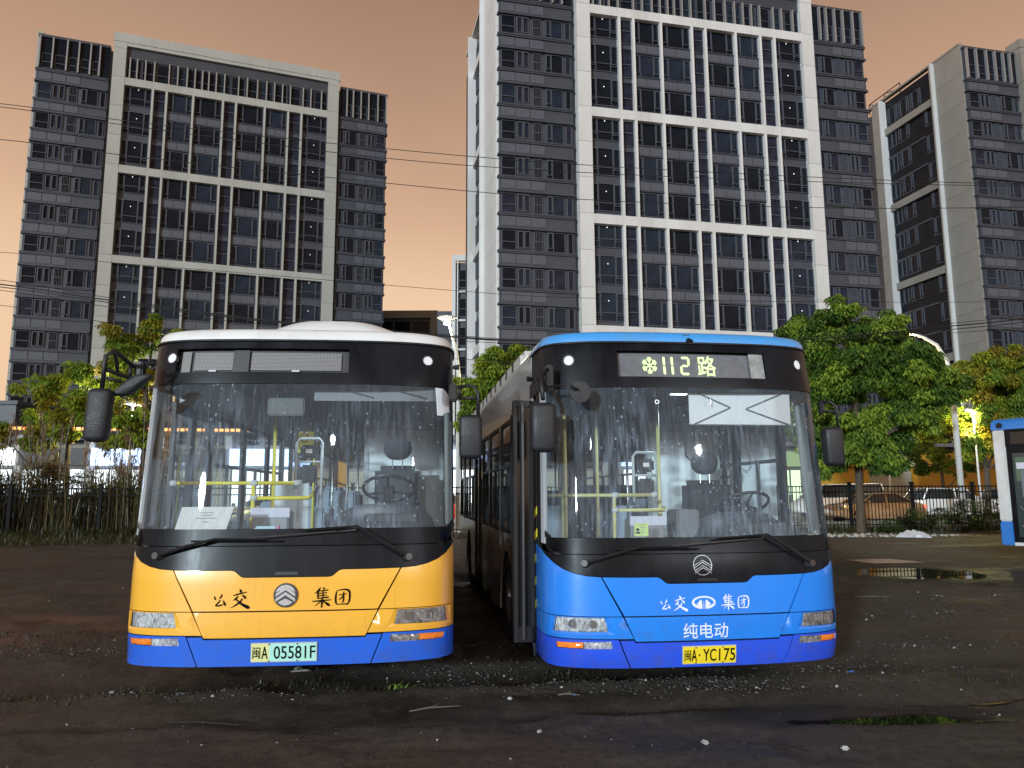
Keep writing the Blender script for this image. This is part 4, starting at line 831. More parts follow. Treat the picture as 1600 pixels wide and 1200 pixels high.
def build_bus(spec):
    pose = spec['pose']; dzl = spec['dz']
    B = empty('city_bus', (pose[0], pose[1], 0), pose[2]); tag(B, spec['label'], 'bus', 'two city buses parked side by side')
    def zm(z): return z + float(np.interp(z, [1.35, 2.1, 2.5, 2.85], [dzl, dzl * .35, 0, spec['dtop']]))
    def fn(o): return lambda a, z, d: S(a, zm(z), o + d)
    def ch(pts): return [(A(x), z) for x, z in pts]
    def sym(pts): return pts + [(-x, z) for x, z in reversed(pts)]
    def panel(name, pts, mat, off=0, holes=(), th=.014, parent=B, st=.055, chart=False):
        return finish(sheet(pts if chart else ch(pts), fn(off), [h if chart else ch(h) for h in holes], st, th), name, mat, parent)
    body, lowc = spec['body'], spec['low']
    SB = 1.25 + .42            # how far the front shell wraps down the side (arc beyond the corner)
    # --- hidden carrier behind the panels
    panel('front_carrier', [(-SB, .37), (SB, .37), (SB, 1.33), (-SB, 1.33)], CHASSIS, -.075, th=0, st=.09)
    # --- orange / blue panels of the nose
    e = .0045
    def notch(o):  # boundary between nose panels and black mask, from x>=0 centre outwards
        return [(0, 1.0 + o), (.31, 1.0 + o), (.335, 1.006 + o), (.385, 1.046 + o), (.41, 1.052 + o), (.6, 1.052 + o), (.842, 1.055 + o)]
    def corner(o): return [(.842, 1.055 + o), (.95, 1.062 + o), (1.04, 1.08 + o), (1.12, 1.11 + o), (1.18, 1.15 + o), (1.225, 1.20 + o), (1.247, 1.25 + o), (1.30, 1.30 + o), (SB, 1.34 + o)]
    for s in (1, -1):
        F = lambda pts: [(s * x, z) for x, z in pts]
        hl = [(.825, .742), (1.185, .742), (1.20, .632), (.800, .638)]; hlo = [(.80, .752), (1.215, .752), (1.225, .612), (.745, .618)]
        panel('nose_corner_upper', F([(.842 + e, 1.055 - e)] + [(x, z - e) for x, z in corner(0)[1:]] + [(SB, .755), (.684 + e, .755)]), body, 0)
        panel('nose_corner_lower', F([(.681 + e, .749), (SB, .749), (SB, .585), (.598 + e, .585)]), body, 0, holes=[F([(x, min(z, .744)) for x, z in hlo])])
        # headlight: sloping surround, reflector, bulbs, lens
        hb = empty('headlight', (0, 0, 0), 0, B)
        o0 = dens(ch(F([(x, min(z, .744)) for x, z in hlo])), .05); i0 = dens(ch(F(hl)), .05)
        m = MB(); k = 40
        def rs(poly):
            d = [0]; 
            for i in range(len(poly)): a_, b_ = poly[i], poly[(i + 1) % len(poly)]; d.append(d[-1] + math.hypot(a_[0] - b_[0], a_[1] - b_[1]))
            return poly, d
        def ring(c4, kk=12):
            r = []
            for i in range(4):
                a_, b_ = c4[i], c4[(i + 1) % 4]; r += [(a_[0] + (b_[0] - a_[0]) * t / kk, a_[1] + (b_[1] - a_[1]) * t / kk) for t in range(kk)]
            return r
        ro = ring(ch(F([(x, min(z, .744)) for x, z in hlo]))); ri = ring(ch(F(hl))); n = len(ro)
        m.v = [tuple(fn(-.002)(a, z, 0)) for a, z in ro] + [tuple(fn(-.012)(a, z, 0)) for a, z in ri]
        for i in range(n): j = (i + 1) % n; m.f.append((i, j, n + j, n + i)); m.mi.append(1 if i < 12 else 0)
        finish(m, 'surround', [body, spec['dark_edge']], hb)
        panel('reflector', F(hl), CHROME, -.020, th=0, parent=hb, st=.03)
        for q in (.91, 1.06):
            c = S(A(s * q), zm(.69), -.018); mm = MB(); mm.tube([c + Vector((0, .02, 0)), c + Vector((0, -.006, 0))], [.040, .03], 16); mm.build('bulb_cup', ALU, hb, smooth=False)
        panel('lens', F(hl), LENS, -.004, th=.004, parent=hb)
        # bumper corner with fog lamp and indicator
        fo = [(.775, .566), (1.185, .552), (1.175, .506), (.765, .508)]
        panel('bumper_corner', F([(.716 + e, .577), (SB, .577), (SB, .38), (1.30, .36), (.63 + e, .36)]), lowc, 0, holes=[F(fo)])
        fb = empty('fog_lamp', (0, 0, 0), 0, B)
        panel('reflector', F([(.775, .566), (.985, .56), (.985, .507), (.765, .508)]), CHROME, -.010, th=0, parent=fb, st=.03)
        panel('lens', F([(.779, .562), (.978, .557), (.978, .511), (.769, .512)]), LENS, -.001, th=.004, parent=fb)
        panel('indicator_lens', F([(.99, .557), (1.18, .549), (1.170, .510), (.99, .511)]), AMB, -.006, th=.03, parent=fb, st=.03)
    panel('nose_hatch_upper', sym([(.674, .757), (.842 - e, 1.055 - e)][:1] + [(.842 - e * 1.5, 1.055 - e)] + [(x, z - e) for x, z in reversed(notch(0)[:-1])]), body, .002)
    panel('nose_hatch_lower', sym([(.585, .565), (.592, .575), (.673, .747)]), body, .002)
    panel('bumper_centre', sym([(.625, .36), (.708, .570), (.600, .570), (.590, .552)]), lowc, 0)
    # --- black mask below the glass (two stepped boards)
    panel('mask_lower', [(-x, z) for x, z in reversed([(x, z + e * 0) for x, z in corner(0)])][:-1] + [(-x, z) for x, z in reversed(notch(0)[1:])] + notch(0)[1:] + corner(0)[1:] + [(SB, 1.36), (1.235, 1.30), (1.18, 1.222), (.4, 1.218), (-.4, 1.218), (-1.18, 1.222), (-1.235, 1.30), (-SB, 1.36)][0:0] + [(SB, 1.345), (1.25, 1.27), (1.16, 1.222), (-1.16, 1.222), (-1.25, 1.27), (-SB, 1.345)], GLOSSBLACK, .004)
    panel('mask_upper', [(-1.235, 1.275), (-1.15, 1.229), (1.15, 1.229), (1.235, 1.275), (1.245, 1.352), (-1.245, 1.352)], GLOSSBLACK, -.008)
    panel('hatch_grip', sym([(.085, 1.012), (.085, 1.028), (.07, 1.036)]), BLACKP, .012, th=.02)
    # --- windscreen, pillars, top mask
    gx_ = 1.233
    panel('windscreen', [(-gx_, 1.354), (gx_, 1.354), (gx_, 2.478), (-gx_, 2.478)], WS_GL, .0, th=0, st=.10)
    for s in (1, -1):
        panel('windscreen_pillar', [(s * 1.2355, 1.30), (s * 1.2475, 1.30), (s * 1.2475, 2.478), (s * 1.2355, 2.478)], pm('pillar_silver', (.50, .52, .56), .3, coat=.4) if s < 0 else BLACKP, .004, th=.03)
        panel('door_post' if s < 0 else 'side_post', [(s * 1.2480, 1.30), (s * 1.30, 1.35), (s * 1.30, 2.478), (s * 1.2480, 2.478)], BLACKP if s < 0 else spec['side'], 0, th=.03)
        m_ = MB(); m_.tube([S(s * AE * .965, zm(1.36), -.05), S(s * AE * .965, zm(2.46), -.05)], .022, 8); m_.build('inner_pillar', GREYIN, B, smooth=True)
        panel('window_seal', [(s * 1.2, 1.352), (s * 1.2345, 1.352), (s * 1.2345, 1.40), (s * 1.2, 1.362)], BLACKP, .002, th=.006)
    sl, sr, sb, st_ = spec['sign']
    sg = [(sl, sb), (sr, sb), (sr, st_), (sl, st_)]
    lamps = [(-1.04, 2.700), (1.04, 2.700)]
    def circ(x, z, r, n=14): return [(x + r * math.cos(t), z + r * math.sin(t)) for t in np.linspace(0, 2 * math.pi, n, endpoint=False)]
    panel('top_mask', [(-SB, 2.482), (SB, 2.482), (SB, 2.838), (-SB, 2.838)], GLOSSBLACK, .006, holes=[sg] + [circ(x, z, .042) for x, z in lamps])
    for x, z in lamps:
        lm = empty('marker_lamp', (0, 0, 0), 0, B)
        panel('reflector', circ(x, z, .040), CHROME, -.02, th=0, parent=lm, st=.02); panel('lens', circ(x, z, .040), pm('frosted_lens', (.75, .78, .8), .2, coat=.5, alpha=None, emis=(.8, .88, 1), estr=.15), .004, th=.01, parent=lm, st=.02)
        panel('bezel', circ(x, z, .050), BLACKP, .010, holes=[circ(x, z, .039)], th=.012, parent=lm, st=.02)
    # destination sign box behind the opening
    sign = empty('destination_sign', (0, 0, 0), 0, B)
    panel('backing', [(sl - .02, sb - .02), (sr + .02, sb - .02), (sr + .02, st_ + .02), (sl - .02, st_ + .02)], pm('sign_backing', (.06, .06, .065), .5), -.06, th=0, parent=sign, st=.06)
    def onface(me, x0, z0, off, name, mat, parent, th=0):
        n = len(me.vertices); co = np.empty(n * 3, np.float32); me.vertices.foreach_get('co', co); co = co.reshape(-1, 3)
        bm = bmesh.new(); bm.from_mesh(me); bmesh.ops.triangulate(bm, faces=bm.faces)
        for v in bm.verts: v.co = S(A(x0 + v.co.x), zm(z0 + v.co.y), off)
        bm.to_mesh(me); bm.free(); me.materials.clear(); me.materials.append(mat); return link(name, me, parent)
    if spec['led']:
        panel('led_board', [(sl + .01, sb + .01), (sr - .01, sb + .01), (sr - .01, st_ - .01), (sl + .01, st_ - .01)], pm('led_board_grey', (.16, .17, .19), .35, col2=(.12, .125, .14), vscale=14), -.045, th=.01, parent=sign, st=.06)
        panel('clear_cover', [(sr - .14, sb + .004), (sr - .004, sb + .004), (sr - .004, st_ - .004), (sr - .14, st_ - .004)], pm('cover_sheet', (.35, .36, .36), .3, col2=(.22, .23, .23), vscale=20), -.02, th=.004, parent=sign)
        def bar(x0, z0, x1, z1, r, name='led_segment'):
            L = math.hypot(x1 - x0, z1 - z0); ux, uz = (x1 - x0) / L, (z1 - z0) / L; pts = []
            for t in np.linspace(-math.pi / 2, math.pi / 2, 5): pts.append((x1 + r * (ux * math.cos(t) - uz * math.sin(t)), z1 + r * (uz * math.cos(t) + ux * math.sin(t))))
            for t in np.linspace(math.pi / 2, 3 * math.pi / 2, 5): pts.append((x0 + r * (ux * math.cos(t) - uz * math.sin(t)), z0 + r * (uz * math.cos(t) + ux * math.sin(t))))
            panel(name, pts, LEDG, -.040, th=.003, parent=sign, st=.05)
        cz = (sb + st_) / 2; cx = sl + .288
        for k in range(6):
            t = k * math.pi / 3 + math.pi / 2; r = .065
            bar(cx, cz, cx + r * math.cos(t), cz + r * math.sin(t), .0045)
            for q, l in ((.5, .026), (.78, .018)):
                for sg_ in (-1, 1): bx, bz = cx + r * q * math.cos(t), cz + r * q * math.sin(t); bar(bx, bz, bx + l * math.cos(t + sg_ * .85), bz + l * math.sin(t + sg_ * .85), .0042)
        for dx in (.418, .490): bar(sl + dx, cz + .012, sl + dx, cz + .062, .0105); bar(sl + dx, cz - .062, sl + dx, cz - .012, .0105)
        d0 = sl + .605; w_ = .028
        bar(d0 - w_ * .7, cz + .066, d0 + w_ * .9, cz + .066, .0095); bar(d0 + w_ * 1.25, cz + .014, d0 + w_ * 1.25, cz + .055, .0095); bar(d0 - w_ * .7, cz, d0 + w_ * .8, cz, .0085); bar(d0 - w_ * 1.25, cz - .055, d0 - w_ * 1.25, cz - .014, .0095); bar(d0 - w_ * .8, cz - .066, d0 + w_ * .8, cz - .066, .0095)
        onface(text_mesh("路", .175, .002), sl + .80, cz, -.037, 'led_character', LEDG, sign)
    else:
        GM = bpy.data.materials.new('led_matrix_off'); GM.use_nodes = True; t = GM.node_tree; pr = t.nodes['Principled BSDF']; pr.inputs['Roughness'].default_value = .45
        tcn = N(t, 'ShaderNodeTexCoord'); sp = N(t, 'ShaderNodeSeparateXYZ'); t.links.new(tcn.outputs['Object'], sp.inputs[0]); w = []
        for ax in ('X', 'Z'):
            mu = N(t, 'ShaderNodeMath', operation='MULTIPLY'); mu.inputs[1].default_value = 2 * math.pi / .0115; t.links.new(sp.outputs[ax], mu.inputs[0])
            si = N(t, 'ShaderNodeMath', operation='SINE'); t.links.new(mu.outputs[0], si.inputs[0]); w.append(si)
        ad = N(t, 'ShaderNodeMath', operation='ADD'); t.links.new(w[0].outputs[0], ad.inputs[0]); t.links.new(w[1].outputs[0], ad.inputs[1])
        mr = N(t, 'ShaderNodeMapRange'); mr.inputs['From Min'].default_value = -.6; mr.inputs['From Max'].default_value = 1.4; t.links.new(ad.outputs[0], mr.inputs['Value'])
        mx = N(t, 'ShaderNodeMix', data_type='RGBA'); mx.inputs['A'].default_value = (.09, .09, .095, 1); mx.inputs['B'].default_value = (.34, .34, .36, 1); t.links.new(mr.outputs[0], mx.inputs['Factor']); t.links.new(mx.outputs['Result'], pr.inputs['Base Color'])
        for (x0, x1) in ((-.87, -.54), (-.395, .335)):
            panel('led_board', [(x0, sb + .03), (x1, sb + .03), (x1, st_ - .02), (x0, st_ - .02)], GM, -.042, th=.01, parent=sign, st=.06)
            xm = (x0 + x1) / 2; panel('board_sticker', [(xm - .03, sb + .018), (xm + .03, sb + .018), (xm + .03, sb + .03), (xm - .03, sb + .03)], LAV, -.036, th=.003, parent=sign)
        panel('board_bracket', [(-.54, sb + .005), (-.41, sb + .005), (-.41, st_ - .005), (-.54, st_ - .005)], pm('bracket_grey', (.05, .05, .055), .5), -.035, th=.02, parent=sign)
        panel('board_edge', [(-.98, sb + .01), (-.90, sb + .01), (-.90, st_ - .01), (-.98, st_ - .01)], pm('board_edge_grey', (.22, .22, .22), .5), -.04, th=.01, parent=sign)
    # --- roof: a rounded cap, front part coloured, rest plain
    def loop(z, n=48):
        a_ = np.linspace(-AE, AE, n); o = [P(float(q), z) for q in a_]; wz = ip(z, WS); k = ip(z, ZS)
        yr = 10.6 - (k - .2) * .6
        ys = np.linspace(YE + .5, yr, 12); o += [Vector((wz, float(q), z)) for q in ys] + [Vector((wz * (1 - 2 * t), yr, z)) for t in (.25, .5, .75)] + [Vector((-wz, float(q), z)) for q in ys[::-1]]
        return o
    zt = spec['dtop']; zsr = [2.842, 2.90, 2.95, 2.99, 3.02, 3.045, 3.07, 3.085]
    m = MB(); H = spec['cap']; l0 = loop(2.842); L0 = len(l0); rings = [[Vector((p.x * (1 - i_ * .8), 5.3 + (p.y - 5.3) * (1 - i_ * .2), 2.842 + h_)) for p in l0] for h_, i_ in ((0, 0), (H * .35, .002), (H * .65, .012), (H * .88, .032), (H, .065), (H + .012, .13), (H + .02, .3), (H + .025, .6))]
    for r_ in rings: m.v += [(p.x, p.y, p.z + zt) for p in r_]
    for i in range(len(rings) - 1):
        for j in range(L0):
            k = (j + 1) % L0; m.f.append((i * L0 + j, i * L0 + k, (i + 1) * L0 + k, (i + 1) * L0 + j))
            yc = (rings[i][j].y + rings[i][k].y) / 2; m.mi.append(0 if yc < 1.15 else 1)
    e0 = (len(rings) - 1) * L0; m.f.append(tuple(e0 + j for j in range(L0))); m.mi.append(1)
    finish(m, 'roof', [spec['roof'], spec['roof2']], B)
    mm = MB(); rl = [S(a_, zm(2.838), .012) for a_ in np.linspace(-AE - .3, AE + .3, 50)]; mm.tube(rl, .011, 6); mm.build('roof_gutter', BLACKP, B, smooth=True)
    # --- sides, tail, floor, ceiling
    Y0s, Y1s = 1.0, 10.55; zb = .36 + dzl; wc = (2.85, 8.1)
    def side(s):
        X = s * 1.235
        f = lambda y, z, d: Vector((X + s * d, y, z))
        arch = lambda c: [(c + .56 * math.cos(t), .42 + .56 * math.sin(t)) for t in np.linspace(math.pi, 0, 13)]
        door = (s < 0)
        ystart = 2.02 if door else Y0s
        def lower(y0, y1, nm='side_panel'):
            pts = [(y0, zb)]
            for c in wc:
                if y0 < c - .5 and y1 > c + .5: pts += [(c - .56, zb)] + [(y, max(z, zb)) for y, z in arch(c)] + [(c + .56, zb)]
            pts += [(y1, zb), (y1, 1.17), (y0, 1.17)]
            finish(sheet(pts, f, (), .16, .02), nm, spec['side'], B)
        if door: lower(ystart, 5.55); lower(6.85, Y1s)
        else: lower(ystart, 5.2); lower(5.21, Y1s)
        finish(sheet([(Y0s - .02, 2.43), (Y1s, 2.43), (Y1s, 2.846 + zt), (Y0s - .02, 2.838 + zt)], f, (), .3, .02), 'side_upper_panel', spec['side'], B)
        wins = [(2.12, 3.35), (3.45, 4.6), (4.7, 5.5), (6.9, 8.1), (8.2, 9.3), (9.4, 10.4)] if door else [(1.12, 2.05), (2.15, 3.3), (3.4, 4.6), (4.7, 5.9), (6.0, 7.2), (7.3, 8.5), (8.6, 10.3)]
        prev = ystart
        for (y0, y1) in wins + [(Y1s, Y1s)]:
            if y0 - prev > .02 and not (door and prev == 5.5): finish(sheet([(prev, 1.17), (y0, 1.17), (y0, 2.43), (prev, 2.43)], f, (), .4, .03), 'window_post', GLOSSBLACK if not door else spec['side'], B)
            prev = y1
        for (y0, y1) in wins:
            w = empty('side_window', (0, 0, 0), 0, B)
            q = MB(); X1, X2 = sorted((X - s * .03, X + s * .002))
            for (a, b, c, d) in ((y0, y1, 1.17, 1.215), (y0, y1, 2.385, 2.43), (y0, y0 + .04, 1.215, 2.385), (y1 - .04, y1, 1.215, 2.385), ((y0 + y1) / 2 - .02, (y0 + y1) / 2 + .02, 1.215, 1.9)): q.box(X1, X2, a, b, c, d)
            q.box(X1, X2, y0 + .04, y1 - .04, 1.9, 1.935); q.build('window_frame', BLACKP, w)
            MB().face([(X - s * .015, y0 + .04, 1.215), (X - s * .015, y1 - .04, 1.215), (X - s * .015, y1 - .04, 2.385), (X - s * .015, y0 + .04, 2.385)])
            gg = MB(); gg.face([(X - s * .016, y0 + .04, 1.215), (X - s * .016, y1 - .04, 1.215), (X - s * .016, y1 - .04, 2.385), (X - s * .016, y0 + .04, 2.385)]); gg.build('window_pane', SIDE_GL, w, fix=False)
        if door:   # middle door, closed
            dr = empty('middle_door', (0, 0, 0), 0, B); q = MB(); X1, X2 = sorted((X - s * .04, X))
            for (y0, y1) in ((5.6, 6.2), (6.22, 6.82)):
                for (a, b, c, d) in ((y0, y1, .36, .46), (y0, y1, 2.33, 2.43), (y0, y0 + .05, .46, 2.33), (y1 - .05, y1, .46, 2.33)): q.box(X1, X2, a, b, c, d)
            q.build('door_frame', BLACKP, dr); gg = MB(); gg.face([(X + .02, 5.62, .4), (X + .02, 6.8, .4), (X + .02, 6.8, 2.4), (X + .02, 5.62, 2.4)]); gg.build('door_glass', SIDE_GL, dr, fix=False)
        for c in wc:
            q = MB()
            arc = [(c + .6 * math.cos(t), .42 + .6 * math.sin(t)) for t in np.linspace(math.pi, 0, 13)]
            for i in range(12): (y0, z0), (y1, z1) = arc[i], arc[i + 1]; q.face([(X * .99, y0, z0), (X * .99, y1, z1), (X * .62, y1, z1), (X * .62, y0, z0)])
            q.build('wheel_well', CHASSIS, B, fix=False); wheel(B, X - s * .17, c, .48, .3, axis='x')
    side(1); side(-1)
    f = lambda x, z, d: Vector((x, 10.58 + d, z))
    finish(sheet([(-1.2, zb), (1.2, zb), (1.2, 2.9), (-1.2, 2.9)], lambda x, z, d: Vector((-x, 10.58 - d, z)), [[(-.9, 1.5), (.9, 1.5), (.9, 2.3), (-.9, 2.3)]], .3, .03), 'tail_panel', spec['side'], B)
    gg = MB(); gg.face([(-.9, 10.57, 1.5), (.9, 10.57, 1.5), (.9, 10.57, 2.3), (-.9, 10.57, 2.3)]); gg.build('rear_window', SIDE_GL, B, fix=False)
    MB().box(-1.1, 1.1, .45, 10.5, .34, .40).build('floor', GREYD, B); MB().box(-.75, .75, 1.2, 10.0, .22, .34).build('underframe', CHASSIS, B)
    MB().box(-1.18, 1.18, .5, 10.5, 2.64, 2.68).build('ceiling', pm('ceiling_grey', (.16, .17, .19), .7), B)
    q = MB(); q.prism([(-1.18, 2.64), (-1.18, 2.42), (-1.02, 2.5), (-.9, 2.64)], 1.0, 10.4, 'y'); q.build('air_duct', GREYIN, B); q = MB(); q.prism([(1.18, 2.64), (1.18, 2.42), (1.02, 2.5), (.9, 2.64)], 1.0, 10.4, 'y'); q.build('air_duct', GREYIN, B)
    # --- front door opening on the kerb side
    if spec['door_open']:
        for (y0, n_) in ((.70, 0), (1.93, 1)):
            D = empty('door_leaf', (-1.20, y0, 0), 0, B); xo = -.25 if n_ == 0 else -.10
            q = MB()
            q.box(xo, xo + .035, -.05, .05, .37, 2.42); q.box(-.105, -.07, -.03, .03, .37, 2.42); q.box(xo, -.07, -.03, .03, 2.36, 2.42); q.box(xo, -.07, -.03, .03, .37, .50); q.build('door_frame', BLACKP, D, bevel=.008)
            q = MB(); q.box(xo + .07, xo + .09, -.06, -.03, .40, 2.40); q.build('hinge_post', pm('post_grey', (.10, .10, .11), .35, metal=.5), D)
            q = MB(); q.box(xo + .035, -.105, -.006, .006, .5, 2.36); q.build('door_glass', pm('dark_door_glass', (.012, .015, .018), .1, spec=.6), D)
            q = MB(); q.tube([(xo + .17, -.06, .37), (xo + .17, -.06, .28), (.06, .1, .20)], .016, 6); q.build('pivot_arm', BLACKP, D)
        q = MB(); q.box(-1.25, -1.17, .80, 2.0, 2.36, 2.43); q.build('door_lintel', BLACKP, B)
        q = MB()
        q.box(-1.235, -1.195, .76, .80, .37, 2.43); q.build('door_jamb', BLACKP, B)
        hz = empty('hazard_strip', (0, 0, 0), 0, B); MB().box(-1.275, -1.19, .715, .73, .40, 2.3).build('dark_board', BLACKP, hz)
        for i in range(5):
            z = .62 + i * .19; q = MB(); q.face([(-1.273, .712, z), (-1.20, .712, z + .11), (-1.20, .712, z + .18), (-1.273, .712, z + .07)]); q.build('yellow_stripe', RAILY, hz, fix=False)
        MB().box(-1.2, -.5, .75, 1.95, .3, .34).build('entry_step', ALU, B)
    else:
        D = empty('front_door', (0, 0, 0), 0, B); q = MB()
        for (y0, y1) in ((.98, 1.48), (1.5, 2.0)):
            for (a, b, c, d) in ((y0, y1, .38, .5), (y0, y1, 2.33, 2.42), (y0, y0 + .05, .5, 2.33), (y1 - .05, y1, .5, 2.33)): q.box(-1.235, -1.2, a, b, c, d)
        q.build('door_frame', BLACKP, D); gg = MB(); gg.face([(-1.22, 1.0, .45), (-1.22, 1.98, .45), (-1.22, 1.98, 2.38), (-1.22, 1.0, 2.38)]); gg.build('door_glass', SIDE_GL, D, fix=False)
    # --- exterior mirrors
    def arm(pts, r=.016, par=None): q = MB(); q.tube(pts, r, 7); return q.build('mirror_arm', BLACKP, par, smooth=True)
    def shell(cx, cy, z0, z1, w, d, par, tilt=0, rz=0, nm='mirror_housing'):
        q = MB(); n = 20; rows = [(0, .55), (.04, .88), (.10, 1), (.9, 1), (.96, .9), (1, .6)]
        for t, k in rows:
            for i in range(n):
                th = 2 * math.pi * i / n; c, s_ = math.cos(th), math.sin(th)
                x = w / 2 * math.copysign(abs(c) ** .55, c) * k; y = d / 2 * math.copysign(abs(s_) ** .55, s_) * k
                q.v.append((x + tilt * (t - .5) * (z1 - z0), y, z0 + (z1 - z0) * t))
        for r_ in range(len(rows) - 1):
            for i in range(n): j = (i + 1) % n; q.f.append((r_ * n + i, r_ * n + j, (r_ + 1) * n + j, (r_ + 1) * n + i)); q.mi.append(0)
        q.f.append(tuple(range(n - 1, -1, -1))); q.mi.append(0); q.f.append(tuple((len(rows) - 1) * n + i for i in range(n))); q.mi.append(0)
        o = q.build(nm, MIRP, par, loc=(cx, cy, 0), rot=(0, 0, rz)); autosmooth(o, 45); return o
    spec['mirrors'](B, arm, shell, S, zm)
    # --- wipers
    for k_, (pts, blade) in enumerate(((((-.963, 1.154), (-.74, 1.222), (-.53, 1.276), (-.16, 1.272)), ((-.72, 1.262), (-.05, 1.262))), (((.890, 1.128), (.70, 1.245), (.513, 1.362), (.083, 1.338)), ((.50, 1.335), (-.42, 1.268))))):
        wv = empty('wiper', (0, 0, 0), 0, B); q = MB(); pp = [S(A(x), zm(z), .045 + .02 * (i > 0)) for i, (x, z) in enumerate(pts)]; q.tube(pp, [.017, .014, .010, .007], 6); q.build('wiper_arm', BLACKP, wv)
        c = S(A(pts[0][0]), zm(pts[0][1]), .0); nrm = (S(A(pts[0][0]), zm(pts[0][1]), .05) - c)
        q = MB(); q.tube([c, c + nrm * 1.25], [.034, .026], 14); q.build('wiper_pivot', pm('pivot_cap', (.05, .045, .045), .4), wv)
        n = 14; bl = [S(A(blade[0][0] + (blade[1][0] - blade[0][0]) * t), zm(blade[0][1] + (blade[1][1] - blade[0][1]) * t), .022) for t in np.linspace(0, 1, n)]; q = MB(); q.tube(bl, .008, 5); q.build('wiper_blade', BLACKP, wv)
        q = MB(); bl2 = [p + Vector((0, -.022, .006)) for p in bl[2:-2]]; q.tube(bl2, .0045, 4); q.tube([bl[3], bl2[1]], .004, 4); q.tube([bl[-4], bl2[-2]], .004, 4); q.build('blade_frame', ALU if k_ else BLACKP, wv)
    # --- lettering, badge, number plate
    spec['graphics'](B, panel, onface, circ, zm)
    # --- interior
    I = spec['interior']; dz = dzl; ry = I['rail']
    q = MB(); q.box(-1.16, 1.16, .28, .58, 1.16 + dz, 1.28 + dz); q.build('dash_shelf', DASH, B, bevel=.02)
    prof = [(.42, .3), (.42, 1.34), (.62, 1.47), (.86, 1.53), (1.0, 1.50), (1.06, 1.30), (1.02, .3)]
    q = MB(); n = 14; 
    for i in range(n + 1):
        t = i / n; x = .18 + t * .97; k = 1 - .16 * (2 * t - 1) ** 4 - .12 * max(0, (t - .8) / .2) ** 2
        q.v += [(x, y, (z - .3) * (k if z > 1 else 1) + .3 + dz) for y, z in prof]
    K = len(prof)
    for i in range(n):
        for j in range(K - 1): q.f.append((i * K + j, (i + 1) * K + j, (i + 1) * K + j + 1, i * K + j + 1)); q.mi.append(0)
    q.f.append(tuple(range(K))); q.mi.append(0); q.f.append(tuple(n * K + j for j in reversed(range(K)))); q.mi.append(0)
    autosmooth(q.build('dashboard', DASH, B), 60)
    q = MB(); q.box(.52, .95, .50, .52, 1.36 + dz, 1.45 + dz); q.build('dash_lid', GREYD, B, bevel=.015)
    st = empty('steering_wheel', (I['wheel'][0], I['wheel'][1], I['wheel'][2]), 0, B); st.rotation_euler = (R(-28), 0, 0)
    q = MB(); q.tube([(.235 * math.cos(t), .235 * math.sin(t), 0) for t in np.linspace(0, 2 * math.pi, 33)], .016, 7, cap=False); q.build('wheel_rim', BLACKP, st, smooth=True)
    q = MB(); [q.tube([(0, 0, -.03), (.23 * math.cos(t), .23 * math.sin(t), 0)], .014, 5) for t in (.5, 2.64, 4.71)]; q.tube([(0, 0, -.5), (0, 0, .01)], [.03, .05], 10); q.build('wheel_spokes', BLACKP, st)
    sx, sy, s0 = I['seat']; se = empty('driver_seat', (sx, sy, 0), 0, B)
    def pad(x0, x1, y0, y1, z0, z1, nm, mat, b=.05): q = MB(); q.box(x0, x1, y0, y1, z0, z1); o = q.build(nm, mat, se, bevel=b); autosmooth(o, 70)
    pad(-.23, .23, -.02, .12, .95 + dz, s0, 'backrest', SEATC, .055); pad(-.24, .24, -.45, .02, .85 + dz, 1.0 + dz, 'cushion', SEATC); pad(-.10, .10, -.3, 0, .4 + dz, .86 + dz, 'seat_base', GREYD, .01)
    q = MB(); n = 20; hw, hh, zc = .145, .115, s0 + .17
    for r_, (dy, k) in enumerate(((-.055, .62), (-.045, .9), (0, 1), (.05, .9), (.06, .6))):
        for i in range(n): t = 2 * math.pi * i / n; q.v.append((hw * k * math.copysign(abs(math.cos(t)) ** .7, math.cos(t)) * (1 - .12 * (math.sin(t) < 0) * abs(math.sin(t))), dy, zc + hh * k * math.copysign(abs(math.sin(t)) ** .8, math.sin(t))))
    for r_ in range(4):
        for i in range(n): j = (i + 1) % n; q.f.append((r_ * n + i, r_ * n + j, (r_ + 1) * n + j, (r_ + 1) * n + i)); q.mi.append(0)
    q.f.append(tuple(range(n))); q.mi.append(0); q.f.append(tuple(4 * n + i for i in reversed(range(n)))); q.mi.append(0); autosmooth(q.build('headrest', SEATC, se), 60)
    q = MB(); q.tube([(-.05, 0, s0 - .03), (-.05, 0, s0 + .09)], .007, 6); q.tube([(.05, 0, s0 - .03), (.05, 0, s0 + .09)], .007, 6); q.build('headrest_posts', ALU, se)
    # screen behind the driver
    sc = empty('driver_screen', (0, 2.42, 0), 0, B); q = MB()
    for (a, b, c, d) in ((.30, 1.16, 2.30, 2.40), (.30, .36, .4, 2.30), (1.08, 1.16, .4, 2.30), (.36, 1.08, 1.0, 1.06)): q.box(a, b, -.02, .02, c, d)
    q.build('screen_frame', pm('screen_frame_grey', (.45, .50, .52), .5), sc, bevel=.01); MB().box(.36, 1.08, -.008, .008, 1.06, 2.30).build('screen_panel', pm('screen_panel_pale', (.80, .86, .88), .5, col2=(.70, .77, .80), vscale=3), sc); MB().box(.36, 1.08, -.01, .01, .4, 1.0).build('screen_lower', GREYD, sc)
    q = MB(); q.box(.28, .34, .9, 2.40, .4, 1.25); q.build('cab_side', GREYIN, sc); sc.location.y = 2.42
    for c_ in list(sc.children):
        if c_.name.startswith('cab_side'): c_.location.y = -2.42
    # rails
    rl = empty('grab_rail', (0, 0, 0), 0, B); z1, z2 = I['rz']
    def rail(pts, r=.017, mat=ry, nm='rail_tube'): q = MB(); q.tube(pts, r, 9); return q.build(nm, mat, rl, smooth=True)
